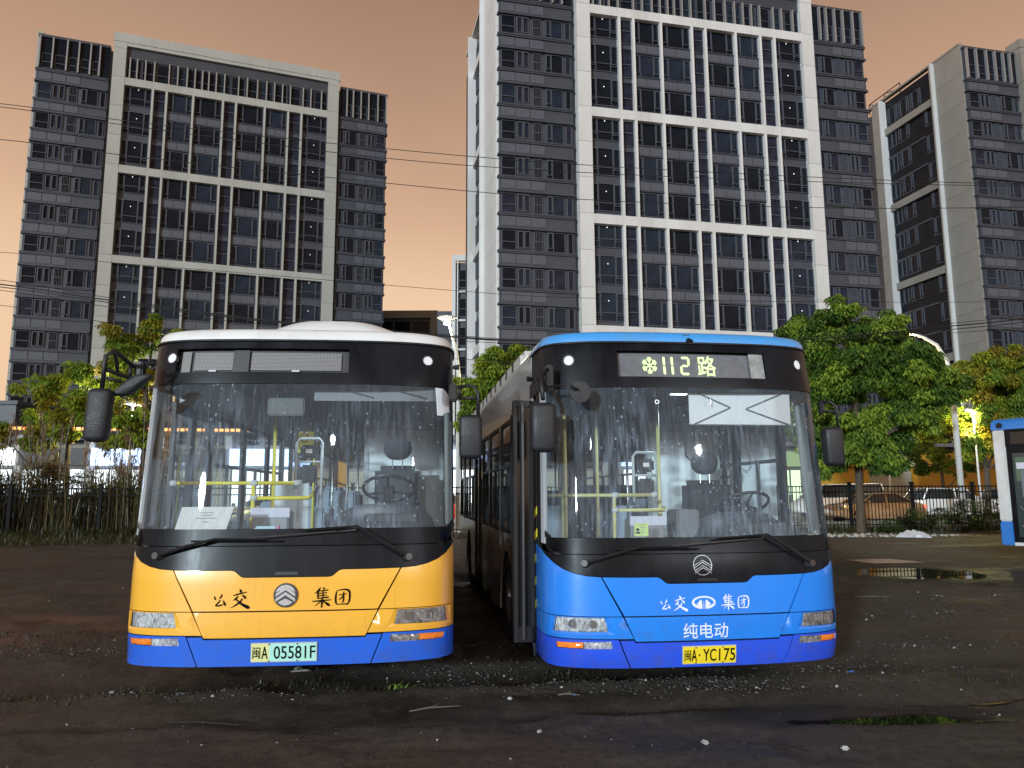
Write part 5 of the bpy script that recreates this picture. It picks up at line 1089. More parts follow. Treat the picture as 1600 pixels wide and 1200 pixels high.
    rail([(-1.17, .92, z1), (-.10, .92, z1)]); rail([(-.49, .92, .4), (-.49, .92, z1)]); rail([(-.49, .92, z2), (-.02, .92, z2), (.0, .98, z2 + .02)])
    for (x, z) in ((-1.17, z1), (-.49, z1), (-.12, z1), (-.49, z2)): rail([(x - .02, .92, z), (x + .035, .92, z)], .026, GREYIN, 'rail_joint')
    for (x, y) in I['poles']: rail([(x, y, .4), (x, y, 2.64)], .017)
    for y in (3.6, 5.2, 6.9, 8.4):
        for x in (-.42, .42): rail([(x, y, .4), (x, y, 2.64)], .017, ALU if x > 0 or y > 5 else ry)
    for x in (-.42, .42):
        rail([(x, 2.5, 2.5), (x, 10.2, 2.5)], .016, ALU, 'ceiling_rail')
        for i in range(9):
            y = 2.9 + i * .8; h = MB(); h.tube([(x, y, 2.5), (x, y, 2.3)], .008, 4); h.tube([(x + .045 * math.sin(t), y, 2.25 + .05 * math.cos(t)) for t in np.linspace(0, 2 * math.pi, 11)], .008, 5, cap=False); h.build('hand_strap', ry, rl)
    # frame hoop with control unit
    hp = empty('monitor_hoop', (I['hoop'][0], I['hoop'][1], I['hoop'][2]), 0, B); q = MB()
    q.tube([(-.12, 0, -.32), (-.12, 0, .12), (-.09, 0, .16), (.09, 0, .16), (.12, 0, .12), (.12, 0, -.5)], .015, 7); q.tube([(-.12, 0, -.06), (.12, 0, -.06)], .013, 6); q.build('hoop_tube', GREYIN, hp, smooth=True)
    MB().box(-.085, .085, -.03, .03, -.03, .10).build('unit', BLACKP, hp, bevel=.02); MB().box(-.08, .08, -.03, .03, -.26, -.09).build('unit', BLACKP, hp, bevel=.02); MB().box(-.03, .03, -.036, -.03, .02, .06).build('unit_label', PAPER, hp)
    fx = I['fare']; fbx = empty('fare_box', (fx[0], fx[1], 0), 0, B); MB().box(-.15, .15, -.12, .12, .4, fx[2] - .02).build('box_body', pm('fare_grey', (.25, .26, .28), .4, metal=.4), fbx, bevel=.01); q = MB(); q.box(-.16, .16, -.13, -.10, fx[2] - .07, fx[2] + .01); q.build('fare_board', LAV, fbx)
    if I.get('cab_box'): bx = I['cab_box']; q = MB(); q.box(bx[0], bx[1], bx[2], bx[2] + .3, bx[3], bx[4]); q.build('cab_console', pm('console_grey', (.16, .17, .19), .5), B, bevel=.015)
    # mirror, visor
    q = MB(); q.box(-.15, .15, -.015, .015, -.075, .075); q.build('inside_mirror', pm('mirror_back_grey', (.09, .095, .10), .5), B, loc=I['imir'], bevel=.012); q = MB(); q.tube([(I['imir'][0], I['imir'][1], I['imir'][2]), (I['imir'][0], I['imir'][1] + .02, 2.5)], .008, 6); q.build('mirror_stem', ALU, B)
    I['extra'](B, panel)
    cl = empty('cab_fill_lamp', (.35, 1.45, 2.60), 0, B); MB().box(-.09, .09, -.04, .04, 0, .03).build('fill_lamp_housing', GREYIN, cl); MB().box(-.08, .08, -.03, .03, -.008, 0).build('fill_lamp_cover', emit('cab_fill_glow', (.8, .92, 1), 5), cl)  # lamp added to brighten the driver area
    ld = bpy.data.lights.new('cab_fill_bulb', 'SPOT'); ld.spot_size = R(150); ld.spot_blend = .5; ld.energy = 26; ld.color = (.72, .88, 1.0); ld.shadow_soft_size = .08; lo = bpy.data.objects.new('cab_fill_bulb', ld); COL.objects.link(lo); lo.parent = cl; lo.location = (0, 0, -.06)
    # passenger seats on a raised rear floor
    sm = MB(); sm.box(-.21, .21, -.22, .2, .0, .07); sm.prism([(.16, .05), (.22, .05), (.32, .62), (.29, .70), (.25, .70), (.20, .60)], -.20, .20, 'x'); seatm = sm.mesh('passenger_seat', SEATB, bevel=.025)
    for i, y in enumerate((2.95, 3.8, 4.65, 7.1, 7.9, 8.7, 9.5)):
        for x in (-.95, -.55, .55, .95):
            if x < 0 and i < 1: continue
            zs = .75 if y < 5 else .98
            link('passenger_seat', seatm, B, (x, y, zs + .08 * (abs(x) > .7)))
    MB().box(-1.18, 1.18, 6.9, 10.4, .4, .78).build('rear_floor_step', GREYD, B); MB().box(-1.18, -.35, 3.6, 5.3, .4, .6).build('wheel_podium', GREYD, B); MB().box(.35, 1.18, 2.6, 5.3, .4, .6).build('wheel_podium', GREYD, B)
    return B

# characters of the two liveries
def badge_disc(B, panel, circ, x, z, r):
    b = empty('front_badge', (0, 0, 0), 0, B)
    dk_ = pm('badge_ring', (.10, .10, .12), .25, metal=.6); sv = pm('badge_silver', (.72, .72, .75), .25, metal=.7)
    panel('badge_ring', circ(x, z, r, 32), dk_, .016, th=.014, parent=b, st=.03)
    def arc_cap(z_lo):   # upper silver lens shape
        return [(x + .86 * r * math.cos(t), z + .86 * r * math.sin(t)) for t in np.linspace(math.asin(z_lo), math.pi - math.asin(z_lo), 14)]
    panel('badge_crown', arc_cap(.30)[0:] + [(x - .45 * r, z + .40 * r), (x, z + .70 * r), (x + .45 * r, z + .40 * r)], sv, .024, th=.008, parent=b, st=.02)
    for k in (.30, -.12):
        panel('badge_chevron', [(x - .82 * r, z + (k - .42) * r), (x, z + (k + .12) * r), (x + .82 * r, z + (k - .42) * r), (x + .80 * r, z + (k - .14) * r), (x, z + (k + .40) * r * .98), (x - .80 * r, z + (k - .14) * r)], sv, .024, th=.008, parent=b, st=.02)
    panel('badge_foot', [(x - .62 * r, z - .56 * r), (x, z - .26 * r), (x + .62 * r, z - .56 * r), (x + .35 * r, z - .76 * r), (x, z - .84 * r), (x - .35 * r, z - .76 * r)], sv, .024, th=.008, parent=b, st=.02)
def badge_line(B, panel, circ, x, z, r):
    b = empty('front_badge', (0, 0, 0), 0, B); sv = pm('badge_line_silver', (.36, .37, .41), .35, metal=.3)
    panel('badge_ring', circ(x, z, r, 32), sv, .010, holes=[circ(x, z, r * .93, 32)], th=.005, parent=b, st=.03)
    for k in (.36, .14, -.16, -.38):
        panel('badge_chevron', [(x - .88 * r, z + (k - .44) * r), (x, z + (k + .10) * r), (x + .88 * r, z + (k - .44) * r), (x + .88 * r, z + (k - .37) * r), (x, z + (k + .17) * r), (x - .88 * r, z + (k - .37) * r)], sv, .010, th=.004, parent=b, st=.02)
def plate(B, panel, onface, x0, x1, z0, z1, parts, cols, holes):
    p = empty('number_plate', (0, 0, 0), 0, B)
    edge = pm('plate_edge', (.5, .55, .52), .4)
    panel('plate_rim', [(x0, z0), (x1, z0), (x1, z1), (x0, z1)], edge, .014, th=.012, parent=p)
    xs = [x0 + .006] + [c[0] for c in cols[1:]] + [x1 - .006]
    for i, c in enumerate(cols): panel('plate_face', [(xs[i], z0 + .006), (xs[i + 1], z0 + .006), (xs[i + 1], z1 - .006), (xs[i], z1 - .006)], c[1], .0165, th=.004, parent=p)
    for (s, x, size, wd, bold) in parts: onface(text_mesh(s, size, bold, 0, 1, wd), x, (z0 + z1) / 2, .0195, 'plate_lettering', INK, p)
    for (x, z) in holes: panel('plate_bolt', [(x + .0055 * math.cos(t), z + .0055 * math.sin(t)) for t in np.linspace(0, 2 * math.pi, 8, endpoint=False)], SEAM, .022, th=.006, parent=p)

BRUSH = {
 '公': [[(-.42, .26, .05), (-.37, .10, .11), (-.30, .0, .03)], [(.08, .40, .05), (.04, .22, .11), (-.10, .08, .03)], [(.0, .02, .05), (-.14, -.18, .10), (-.30, -.36, .08), (-.05, -.37, .10), (.32, -.22, .04)], [(.16, -.02, .04), (.32, -.26, .13), (.33, -.40, .03)]],
 '交': [[(-.02, .50, .04), (.05, .36, .13), (.06, .32, .04)], [(-.34, .17, .05), (.0, .26, .08), (.36, .34, .04)], [(-.10, .14, .05), (-.20, .0, .10), (-.34, -.08, .02)], [(.12, .20, .04), (.26, .08, .12), (.30, -.02, .03)], [(.14, .02, .05), (-.02, -.20, .10), (-.44, -.47, .02)], [(-.18, -.04, .05), (.10, -.26, .12), (.44, -.44, .17), (.54, -.45, .03)]],
 '集': [[(-.08, .52, .04), (-.18, .36, .10), (-.36, .20, .02)], [(-.20, .32, .09), (-.20, -.04, .08)], [(.06, .52, .05), (.13, .41, .09)], [(-.18, .33, .05), (.32, .38, .06)], [(-.18, .21, .05), (.26, .25, .05)], [(-.18, .09, .05), (.26, .13, .05)], [(-.22, -.04, .05), (.36, .02, .08)], [(.06, .38, .06), (.06, -.02, .06)], [(-.48, -.19, .05), (.0, -.15, .08), (.48, -.12, .05)], [(.02, -.02, .08), (.02, -.30, .09), (.0, -.52, .05)], [(-.04, -.18, .06), (-.34, -.42, .02)], [(.08, -.18, .04), (.34, -.36, .13), (.42, -.44, .03)]],
 '团': [[(-.34, .34, .07), (-.38, 0, .10), (-.36, -.30, .10), (-.26, -.42, .05)], [(-.32, .38, .05), (.10, .44, .08), (.34, .38, .12), (.42, .20, .11), (.40, -.20, .10), (.26, -.46, .04)], [(-.28, -.40, .05), (.28, -.38, .08)], [(-.20, .13, .05), (.24, .18, .06)], [(.07, .32, .06), (.07, -.05, .08), (.05, -.26, .07), (-.06, -.26, .03)], [(.05, .10, .05), (-.08, -.06, .07), (-.20, -.16, .02)]]}
def brush(B, ch_, x0, z0, size, mat, zm):
    par = empty('brush_character', (0, 0, 0), 0, B)
    for k, st in enumerate(BRUSH[ch_]):
        n = len(st); P_ = []
        for i in range(n - 1):
            a, b, c, d = [np.array(st[j]) for j in (max(i - 1, 0), i, i + 1, min(i + 2, n - 1))]
            for t in np.arange(0, 1, .2): P_.append(.5 * ((2 * b) + (-a + c) * t + (2 * a - 5 * b + 4 * c - d) * t * t + (-a + 3 * b - 3 * c + d) * t ** 3))
        P_.append(np.array(st[-1])); P_ = np.array(P_); m = len(P_); T_ = np.gradient(P_[:, :2], axis=0); T_ /= np.linalg.norm(T_, axis=1)[:, None] + 1e-9
        q = MB(); wob = 1 + .12 * np.sin(np.arange(m) * 2.3 + k)
        for i in range(m):
            nx_, ny_ = -T_[i, 1], T_[i, 0]; w_ = P_[i, 2] * .5 * wob[i]
            for s_ in (1, -1): q.v.append(tuple(S(A(x0 + size * (P_[i, 0] + s_ * nx_ * w_)), zm(z0 + size * (P_[i, 1] + s_ * ny_ * w_)), .0062 + .0003 * k)))
        for i in range(m - 1): q.f.append((2 * i, 2 * i + 1, 2 * i + 3, 2 * i + 2)); q.mi.append(0)
        q.build('brush_stroke', mat, par, fix=False)
def gfx_left(B, panel, onface, circ, zm):
    for s, x, z, sz, sh in (("公", -.475, .838, .108, .3), ("交", -.335, .846, .140, .16), ("集", .262, .846, .142, .12), ("团", .413, .846, .128, .08)):
        brush(B, s, x, z, sz, INK, zm)
    badge_disc(B, panel, circ, 0, .868, .088)
    yl = pm('plate_yellow_pale', (.72, .74, .32), .5); mt = pm('plate_mint', (.42, .80, .70), .5)
    plate(B, panel, onface, -.238, .240, .392, .530, [("闽", -.196, .092, .055, .0006), ("A", -.137, .128, .046, .0012), ("05581F", .078, .130, .300, .0008)], [(0, yl), (-.105, mt)], [(-.105, .521), (.098, .521), (-.105, .401), (.098, .401)])
def gfx_right(B, panel, onface, circ, zm):
    w_ = pm('white_print', (.80, .84, .90), .5)
    for s, x, z, sz, sh in (("公", -.345, .843, .092, .3), ("交", -.232, .848, .118, .16), ("集", .160, .848, .118, .12), ("团", .288, .846, .108, .08)):
        brush(B, s, x, z, sz, w_, zm)
    onface(text_mesh("纯电动", .125, .0006), -.03, .638, .0065, 'lettering', w_, B)
    # company emblem: an oval ring with a road running through it
    c = (-.038, .850); e = empty('company_emblem', (0, 0, 0), 0, B); rx, rz = .098, .050
    def el(fx, fz, oz, t0, t1, n=20): return [(c[0] + rx * fx * math.cos(t), c[1] + oz + rz * fz * math.sin(t)) for t in np.linspace(t0, t1, n)]
    panel('emblem_ring', el(1, 1, 0, math.pi * 1.42, -math.pi * .08) + el(.80, .66, .004, -math.pi * .02, math.pi * 1.36), w_, .0065, th=.002, parent=e, st=.02)
    panel('emblem_ring', el(1, 1, 0, -math.pi * .42, -math.pi * .09, 10) + el(.82, .70, .004, -math.pi * .09, -math.pi * .38, 10), w_, .0065, th=.002, parent=e, st=.02)
    for s in (-1, 1):
        panel('emblem_lane', [(c[0] + s * x, c[1] + z) for x, z in ((.012, -.048), (.016, .018), (.030, .020), (.040, .004), (.052, -.004), (.056, -.016), (.042, -.020), (.034, -.040))], w_, .0065, th=.002, parent=e, st=.02)
    panel('emblem_line', [(c[0] - .0025, c[1] - .048), (c[0] + .0025, c[1] - .048), (c[0] + .0012, c[1] + .012), (c[0] - .0012, c[1] + .012)], w_, .0065, th=.002, parent=e, st=.02)
    badge_line(B, panel, circ, -.032, 1.135, .078)
    yl = pm('plate_yellow', (.88, .66, .02), .5)
    plate(B, panel, onface, -.222, .215, .388, .524, [("闽", -.182, .088, .052, .0006), ("A", -.130, .128, .046, .0012), ("·", -.088, .128, .012, .0012), ("YC", -.005, .128, .108, .0012), ("I", .077, .128, .011, .0012), ("75", .157, .130, .092, .0012)], [(0, yl)], [(-.115, .513), (.105, .513), (-.115, .399), (.105, .399)])
def mir_left(B, arm, shell, S, zm):
    m = empty('exterior_mirror', (0, 0, 0), 0, B); b = S(-1.32, 2.60, .0)
    x0, y0 = -1.27, -.24
    arm([(-1.19, .14, 2.60), (-1.24, .10, 2.60), (x0 + .02, y0 + .02, 2.66), (x0 - .03, y0 - .01, 2.62), (x0 - .045, y0, 2.38)], .017, m)
    arm([(-1.19, .14, 2.50), (-1.24, .10, 2.50), (x0 - .02, y0, 2.515)], .015, m); arm([(x0 + .02, y0 + .02, 2.655), (-1.30, -.02, 2.51)], .014, m); arm([(-1.25, .07, 2.60), (-1.25, .07, 2.50)], .015, m)
    q = MB(); q.box(-1.235, -1.175, .10, .2, 2.47, 2.64); q.build('mirror_bracket', BLACKP, m, bevel=.012)
    shell(x0 - .055, y0, 1.99, 2.375, .165, .13, m, .05); shell(x0 + .145, y0 + .05, 2.33, 2.49, .14, .09, m, 1.1, nm='small_mirror_housing')
    arm([(x0 - .03, y0, 2.46), (x0 + .08, y0 + .03, 2.43)], .012, m)
    q = MB(); q.tube([(0, 0, 0), (-.05, -.01, 0)], [.018, .024], 10); q.build('side_lamp', BLACKP, B, loc=(-1.24, .55, 2.70))
    m = empty('exterior_mirror', (0, 0, 0), 0, B)
    q = MB(); q.box(1.20, 1.27, .22, .34, 2.36, 2.50); q.build('mirror_bracket', BLACKP, m, bevel=.012)
    arm([(1.26, .26, 2.475), (1.36, .20, 2.485), (1.415, .17, 2.46), (1.435, .16, 2.40), (1.435, .16, 2.20)], .014, m); arm([(1.26, .26, 2.385), (1.42, .17, 2.375)], .013, m); arm([(1.29, .24, 2.48), (1.29, .24, 2.385)], .014, m)
    shell(1.375, .16, 1.885, 2.235, .185, .11, m, -.01)
    q = MB(); q.tube([(0, 0, 0), (.05, -.01, 0)], [.016, .024], 10); q.build('side_lamp', BLACKP, B, loc=(1.235, .5, 2.68))
def mir_right(B, arm, shell, S, zm):
    m = empty('exterior_mirror', (0, 0, 0), 0, B); x0, y0 = -1.315, -.05
    q = MB(); q.box(-1.25, -1.18, .18, .30, 2.44, 2.66); q.build('mirror_bracket', BLACKP, m, bevel=.012)
    arm([(-1.22, .2, 2.62), (x0, y0 + .1, 2.56), (x0 + .005, y0, 2.34)], .018, m); arm([(-1.22, .22, 2.48), (x0, y0 + .08, 2.44)], .014, m); arm([(-1.26, .14, 2.61), (-1.27, .12, 2.47)], .013, m)
    arm([(-1.24, .1, 2.46), (-1.10, -.04, 2.465), (-1.02, -.04, 2.42)], .010, m)
    shell(x0, y0, 1.925, 2.31, .20, .14, m, 0)
    q = MB(); q.tube([(-1.0, .02, 2.41), (-1.0, -.01, 2.41)], [.08, .085], 22); q.build('round_mirror', MIRP, m)
    q = MB(); q.tube([(0, 0, 0), (-.05, -.01, 0)], [.018, .026], 10); q.build('side_lamp', BLACKP, B, loc=(-1.26, .75, 2.62))
    m = empty('exterior_mirror', (0, 0, 0), 0, B)
    q = MB(); q.box(1.20, 1.235, .26, .33, 2.28, 2.40); q.build('mirror_bracket', BLACKP, m, bevel=.012)
    arm([(1.22, .26, 2.385), (1.27, .22, 2.38), (1.305, .20, 2.34), (1.305, .20, 2.14)], .012, m); arm([(1.22, .26, 2.30), (1.30, .20, 2.30)], .011, m)
    shell(1.25, .2, 1.83, 2.16, .17, .12, m, -.03)
    # camera on the roof edge
    cmr = empty('roof_camera', (0, .27, 2.92), 0, B); q = MB(); q.box(-.045, .03, -.03, .05, .0, .03); q.build('camera_foot', BLACKP, cmr, bevel=.006); q = MB(); q.tube([(.0, .02, .0), (.015, -.05, -.04)], [.025, .032], 12); q.build('camera_barrel', BLACKP, cmr)
def extra_left(B, panel):
    q = MB(); q.face([(-.92, .27, 1.335), (-.53, .27, 1.335), (-.50, .36, 1.515), (-.90, .36, 1.515)]); q.build('paper_notice', PAPER, B, fix=False)
    for i, (z, w) in enumerate(((1.45, .08), (1.428, .16), (1.40, .05), (1.47, .10))):
        q = MB(); q.box(-.70 - w / 2, -.70 + w / 2, -.004, -.002, -.0025, .0025); q.build('printed_line', GRIN, B, loc=(0, .27 + (z - 1.335) * .5, z))
    q = MB(); q.box(-.34, -.16, .36, .40, 1.28, 1.36); q.build('cloth_bundle', pm('pale_blue_cloth', (.45, .65, .75), .7), B, bevel=.015); q = MB(); q.box(-.165, -.145, .355, .405, 1.28, 1.36); q.build('cloth_hem', pm('pink_cloth', (.7, .2, .4), .7), B)
    vis = empty('sun_visor', (.62, .36, 2.37), 0, B); MB().box(-.52, .50, 0, .012, 0, .10).build('visor_sheet', pm('visor_grey', (.20, .21, .24), .5), vis); 
    for x in (-.3, .12): q = MB(); q.tube([(x, -.01, .095), (x + .28, -.01, .02)], .006, 5); q.build('visor_wire', ALU, vis)
    panel('white_cover', [(1.105, 2.475), (1.165, 2.472), (1.20, 2.435), (1.212, 2.40), (1.214, 2.28), (1.185, 2.275), (1.155, 2.245), (1.118, 2.245)], pm('white_cloth', (.80, .83, .90), .6), .008, th=.006, st=.03)
    q = MB(); q.box(-.62, -.44, 3.6, 3.62, 2.12, 2.38); q.build('yellow_notice', pm('yellow_notice', (.75, .70, .02), .5, emis=(.9, .85, .05), estr=.15), B)  # notice given a faint glow of its own, though it is no lamp
    q = MB(); q.box(-.55, -.2, 2.0, 2.01, 1.2, 1.72); q.build('notice_board', pm('pale_board', (.5, .55, .58), .5), B)
def extra_right(B, panel):
    sh = empty('sun_shade', (0, 0, 0), 0, B); wsh = pm('shade_white', (.72, .74, .77), .5)
    q = MB(); q.box(.03, .95, .335, .345, 2.185, 2.465); q.build('shade_sheet', wsh, sh, bevel=.004)
    for pts in (((.10, 2.463), (.40, 2.335), (.07, 2.19)), ((.88, 2.463), (.54, 2.325), (.93, 2.19))):
        q = MB(); q.tube([(pts[0][0], .330, pts[0][1]), (pts[1][0] - (.012 if pts[0][0] < .5 else -.012), .330, pts[1][1] + .006), (pts[1][0], .330, pts[1][1]), (pts[1][0] - (.012 if pts[0][0] < .5 else -.012), .330, pts[1][1] - .006), (pts[2][0], .330, pts[2][1])], .007, 6); q.build('shade_wire', pm('wire_grey', (.12, .13, .15), .4), sh, smooth=True)
    q = MB(); q.tube([(.03, .33, 2.185), (.95, .33, 2.185)], .006, 5); q.tube([(.03, .33, 2.465), (.95, .33, 2.465)], .006, 5); q.build('shade_edge', pm('wire_grey', None), sh)
    c = empty('driver_card', (0, 0, 0), 0, B)
    q = MB(); q.face([(-.495, .30, 1.255), (-.375, .30, 1.255), (-.365, .33, 1.36), (-.485, .33, 1.36)]); q.build('card_sheet', LIMEC, c, fix=False)
    q = MB(); q.tube([(-.462, .311, 1.308), (-.462, .309, 1.3081)], .013, 10); q.box(-.482, -.442, .306, .309, 1.272, 1.290); q.build('portrait_print', INK, c)
    for z, x0, x1 in ((1.345, -.455, -.385), (1.325, -.435, -.385), (1.305, -.43, -.40), (1.285, -.43, -.385)): q = MB(); q.box(x0, x1, .300 + (z - 1.255) * .28, .302 + (z - 1.255) * .28, z - .002, z + .002); q.build('printed_line', GRIN, c)
    q = MB(); q.tube([(.20, .28, 2.35), (.2, .28, 2.40)], .006, 5); q.tube([(-.28 + .016 * math.cos(t), .26, 2.37 + .016 * math.sin(t)) for t in np.linspace(0, 6.3, 12)], .005, 5); q.build('hook_ring', ALU, B)
    q = MB(); q.tube([(.60, 1.9, 2.22), (.57, 1.9, 2.12), (.57, 1.9, 2.0), (.62, 1.9, 1.95), (.68, 1.9, 2.0)], .010, 6); q.build('cable_loop', BLACKP, B, smooth=True)

ORANGE = pm('orange_yellow_paint', (.94, .49, .05), .30, coat=.7, col2=(.90, .42, .04), vscale=1.5, vstretch=(1, 1, .6), rvar=.12, contrast=(.4, .8))
ROYAL = pm('royal_blue_paint', (.022, .15, .80), .28, coat=.7, col2=(.018, .12, .70), vscale=2, rvar=.12)
AZURE = pm('azure_blue_paint', (.018, .25, .90), .26, coat=.8, col2=(.014, .21, .82), vscale=1.5, vstretch=(1, 1, .6), rvar=.12)
ROYAL2 = pm('deep_royal_paint', (.024, .105, .86), .26, coat=.8, col2=(.018, .085, .76), vscale=2, rvar=.12)
ROOFW = pm('white_roof_paint', (.78, .79, .80), .35, coat=.4, col2=(.60, .60, .60), vscale=4, contrast=(.5, .9)); ROOFS = pm('pale_roof_side', (.55, .56, .56), .35, coat=.4, col2=(.42, .42, .42), vscale=3)
ROOFB = pm('light_blue_roof', (.06, .33, .78), .32, coat=.5, col2=(.10, .30, .55), vscale=5, contrast=(.5, .9))
for m_ in (ORANGE, ROYAL, AZURE, ROYAL2): grime(m_)
lb_ = build_bus(dict(pose=(-1.69, 5.88, R(5)), dz=0, cap=.105, dtop=.0, label='orange and royal blue city bus with white roof and blank destination sign, on the left', body=ORANGE, low=ROYAL, dark_edge=ROYAL, side=pm('orange_side_paint', (.80, .35, .02), .3, coat=.6), roof=ROOFW, roof2=ROOFW,
    sign=(-1.0, .40, 2.575, 2.775), led=False, door_open=False, mirrors=mir_left, graphics=gfx_left,
    interior=dict(rail=RAILY, wheel=(.66, 1.22, 1.66), seat=(.69, 1.95, 1.90), rz=(1.71, 1.58), poles=[(-.48, 1.65)], hoop=(-.12, 1.5, 1.98), fare=(-.29, .82, 1.49), imir=(-.15, .50, 2.335), extra=extra_left)))
m = MB(); n = 28     # air conditioner hump on the roof of the left bus
for k, (f, z) in enumerate(((1, 2.95), (.90, 3.11), (.76, 3.22), (.56, 3.295), (.50, 3.31), (.1, 3.315))):
    for i in range(n): t = 2 * math.pi * i / n; m.v.append((.05 + 1.0 * f * math.copysign(abs(math.cos(t)) ** .6, math.cos(t)), 2.75 + (1.4 * (f * .3 + .7)) * math.copysign(abs(math.sin(t)) ** .5, math.sin(t)), z))
for k in range(5):
    for i in range(n): j = (i + 1) % n; m.f.append((k * n + i, k * n + j, (k + 1) * n + j, (k + 1) * n + i)); m.mi.append(0)
m.f.append(tuple(5 * n + i for i in range(n))); m.mi.append(0); autosmooth(m.build('roof_unit', ROOFW, lb_), 50)
rb_ = build_bus(dict(pose=(1.535, 6.22, R(7.8)), dz=-.095, cap=.105, dtop=.03, label='sky blue electric bus with green 112 route sign and open door, on the right', body=AZURE, low=ROYAL2, dark_edge=AZURE, side=SILV, roof=ROOFB, roof2=ROOFS,
    sign=(-.635, .70, 2.565, 2.778), led=True, door_open=True, mirrors=mir_right, graphics=gfx_right,
    interior=dict(rail=RAILP, wheel=(.90, 1.25, 1.50), seat=(.70, 1.72, 1.74), rz=(1.59, 1.455), poles=[(-.5, 1.5), (.04, 1.22), (-.85, 1.35)], hoop=(-.07, 1.3, 1.84), fare=(-.28, .72, 1.40), imir=(.34, .50, 2.325), cab_box=(.04, .25, .75, .9, 1.46), extra=extra_right)))
m = MB(); m.box(-1.12, 1.12, 2.4, 9.6, 2.95, 3.20); m.build('roof_fairing', ROOFS, rb_, bevel=.05)
m = MB()
for i in range(10): m.box(-1.135, -1.118, 3.0 + i * .6, 3.05 + i * .6, 3.03, 3.15)
m.build('fairing_slots', BLACKP, rb_)
# ------------------------------------------------------------ overhead cables
CAB = pm('cable_black', (.01, .01, .01), .6)
cables = [
 ([(-30, 19.5, 13.9), (-15.92, 20.85, 13.02), (-11.03, 21.55, 12.63), (-3.93, 22.5, 12.23), (2.07, 23.25, 12.02), (10.65, 24.25, 11.95), (18.94, 25.15, 12.04), (30, 26.3, 12.4)], .012, 'uppermost of the thin cables crossing the towers'),
 ([(-30, 19.5, 13.8), (-15.91, 20.85, 12.92), (-11.02, 21.55, 12.48), (-3.92, 22.5, 11.92), (2.07, 23.25, 11.76), (10.64, 24.25, 11.8), (18.93, 25.15, 12.0), (30, 26.3, 12.5)], .012, 'thin cable running just below the uppermost cable'),
 ([(-30, 19.5, 12.6), (-15.81, 20.85, 11.9), (-10.96, 21.55, 11.54), (-3.91, 22.5, 11.11), (2.06, 23.25, 10.86), (10.58, 24.25, 10.91), (18.86, 25.15, 11.28), (30, 26.3, 12)], .012, 'third thin cable from the top, crossing both big towers'),
 ([(-30, 19.5, 9.0), (-15.48, 20.85, 8.5), (-11.44, 21.45, 8.28), (-7.55, 22, 8.09), (-1.94, 22.75, 7.78), (2.0, 23.25, 7.65), (10.38, 24.25, 7.73), (18.5, 25.15, 7.96), (30, 26.3, 8.5)], .008, 'faintest lone cable midway up the towers'),
 ([(-30, 19.5, 9.3), (-15.4, 20.85, 7.76), (-11.89, 21.38, 7.29), (-7.49, 22, 6.74), (-1.93, 22.75, 6.39), (.99, 23.12, 6.3), (8.16, 24, 6.46), (14.31, 24.7, 7.09), (18.47, 25.15, 7.65), (30, 26.3, 9.5)], .010, 'top cable of the low sagging bundle'),
 ([(-30, 19.5, 9.1), (-15.39, 20.85, 7.63), (-11.88, 21.38, 7.21), (-7.49, 22, 6.72), (-1.93, 22.75, 6.35), (.99, 23.12, 6.26), (8.15, 24, 6.38), (14.3, 24.7, 7.0), (18.46, 25.15, 7.52), (30, 26.3, 9.3)], .020, 'thickest cable of the low sagging bundle'),
 ([(-30, 19.5, 9.0), (-15.38, 20.85, 7.55), (-11.88, 21.38, 7.14), (-7.49, 22, 6.68), (-1.93, 22.75, 6.31), (.99, 23.12, 6.24), (8.15, 24, 6.29), (14.29, 24.7, 6.89), (18.44, 25.15, 7.39), (30, 26.3, 9.1)], .014, 'cable twisting close under the thickest one of the bundle'),
 ([(-30, 19.5, 8.9), (-15.38, 20.85, 7.46), (-11.87, 21.38, 7.01), (-7.49, 22, 6.59), (-1.93, 22.75, 6.23), (.99, 23.12, 6.16), (8.14, 24, 6.15), (14.28, 24.7, 6.77), (18.42, 25.15, 7.19), (30, 26.3, 9.0)], .009, 'lowest thin cable of the sagging bundle'),
 ([(-30, 19.5, 8.2), (-15.33, 20.85, 7.02), (-10.98, 21.5, 6.42), (-7.11, 22.05, 6.02), (-1.92, 22.75, 5.67), (4, 23.6, 5.5), (12, 24.5, 5.7)], .008, 'single low cable below the bundle, vanishing behind the orange bus'),
]
def smooth_pts(p, k=5):
    o = []; n = len(p)
    for i in range(n - 1):
        a, b, c, d = [Vector(p[j]) for j in (max(i - 1, 0), i, i + 1, min(i + 2, n - 1))]
        for t in range(k):
            t /= k; o.append(.5 * ((2 * b) + (-a + c) * t + (2 * a - 5 * b + 4 * c - d) * t * t + (-a + 3 * b - 3 * c + d) * t ** 3))
    return o + [Vector(p[-1])]
for pts, r, lab in cables:
    q = MB(); q.tube(smooth_pts(pts), r, 5); tag(q.build('overhead_cable', CAB, smooth=True), lab, 'cable', 'overhead cables above the buses')

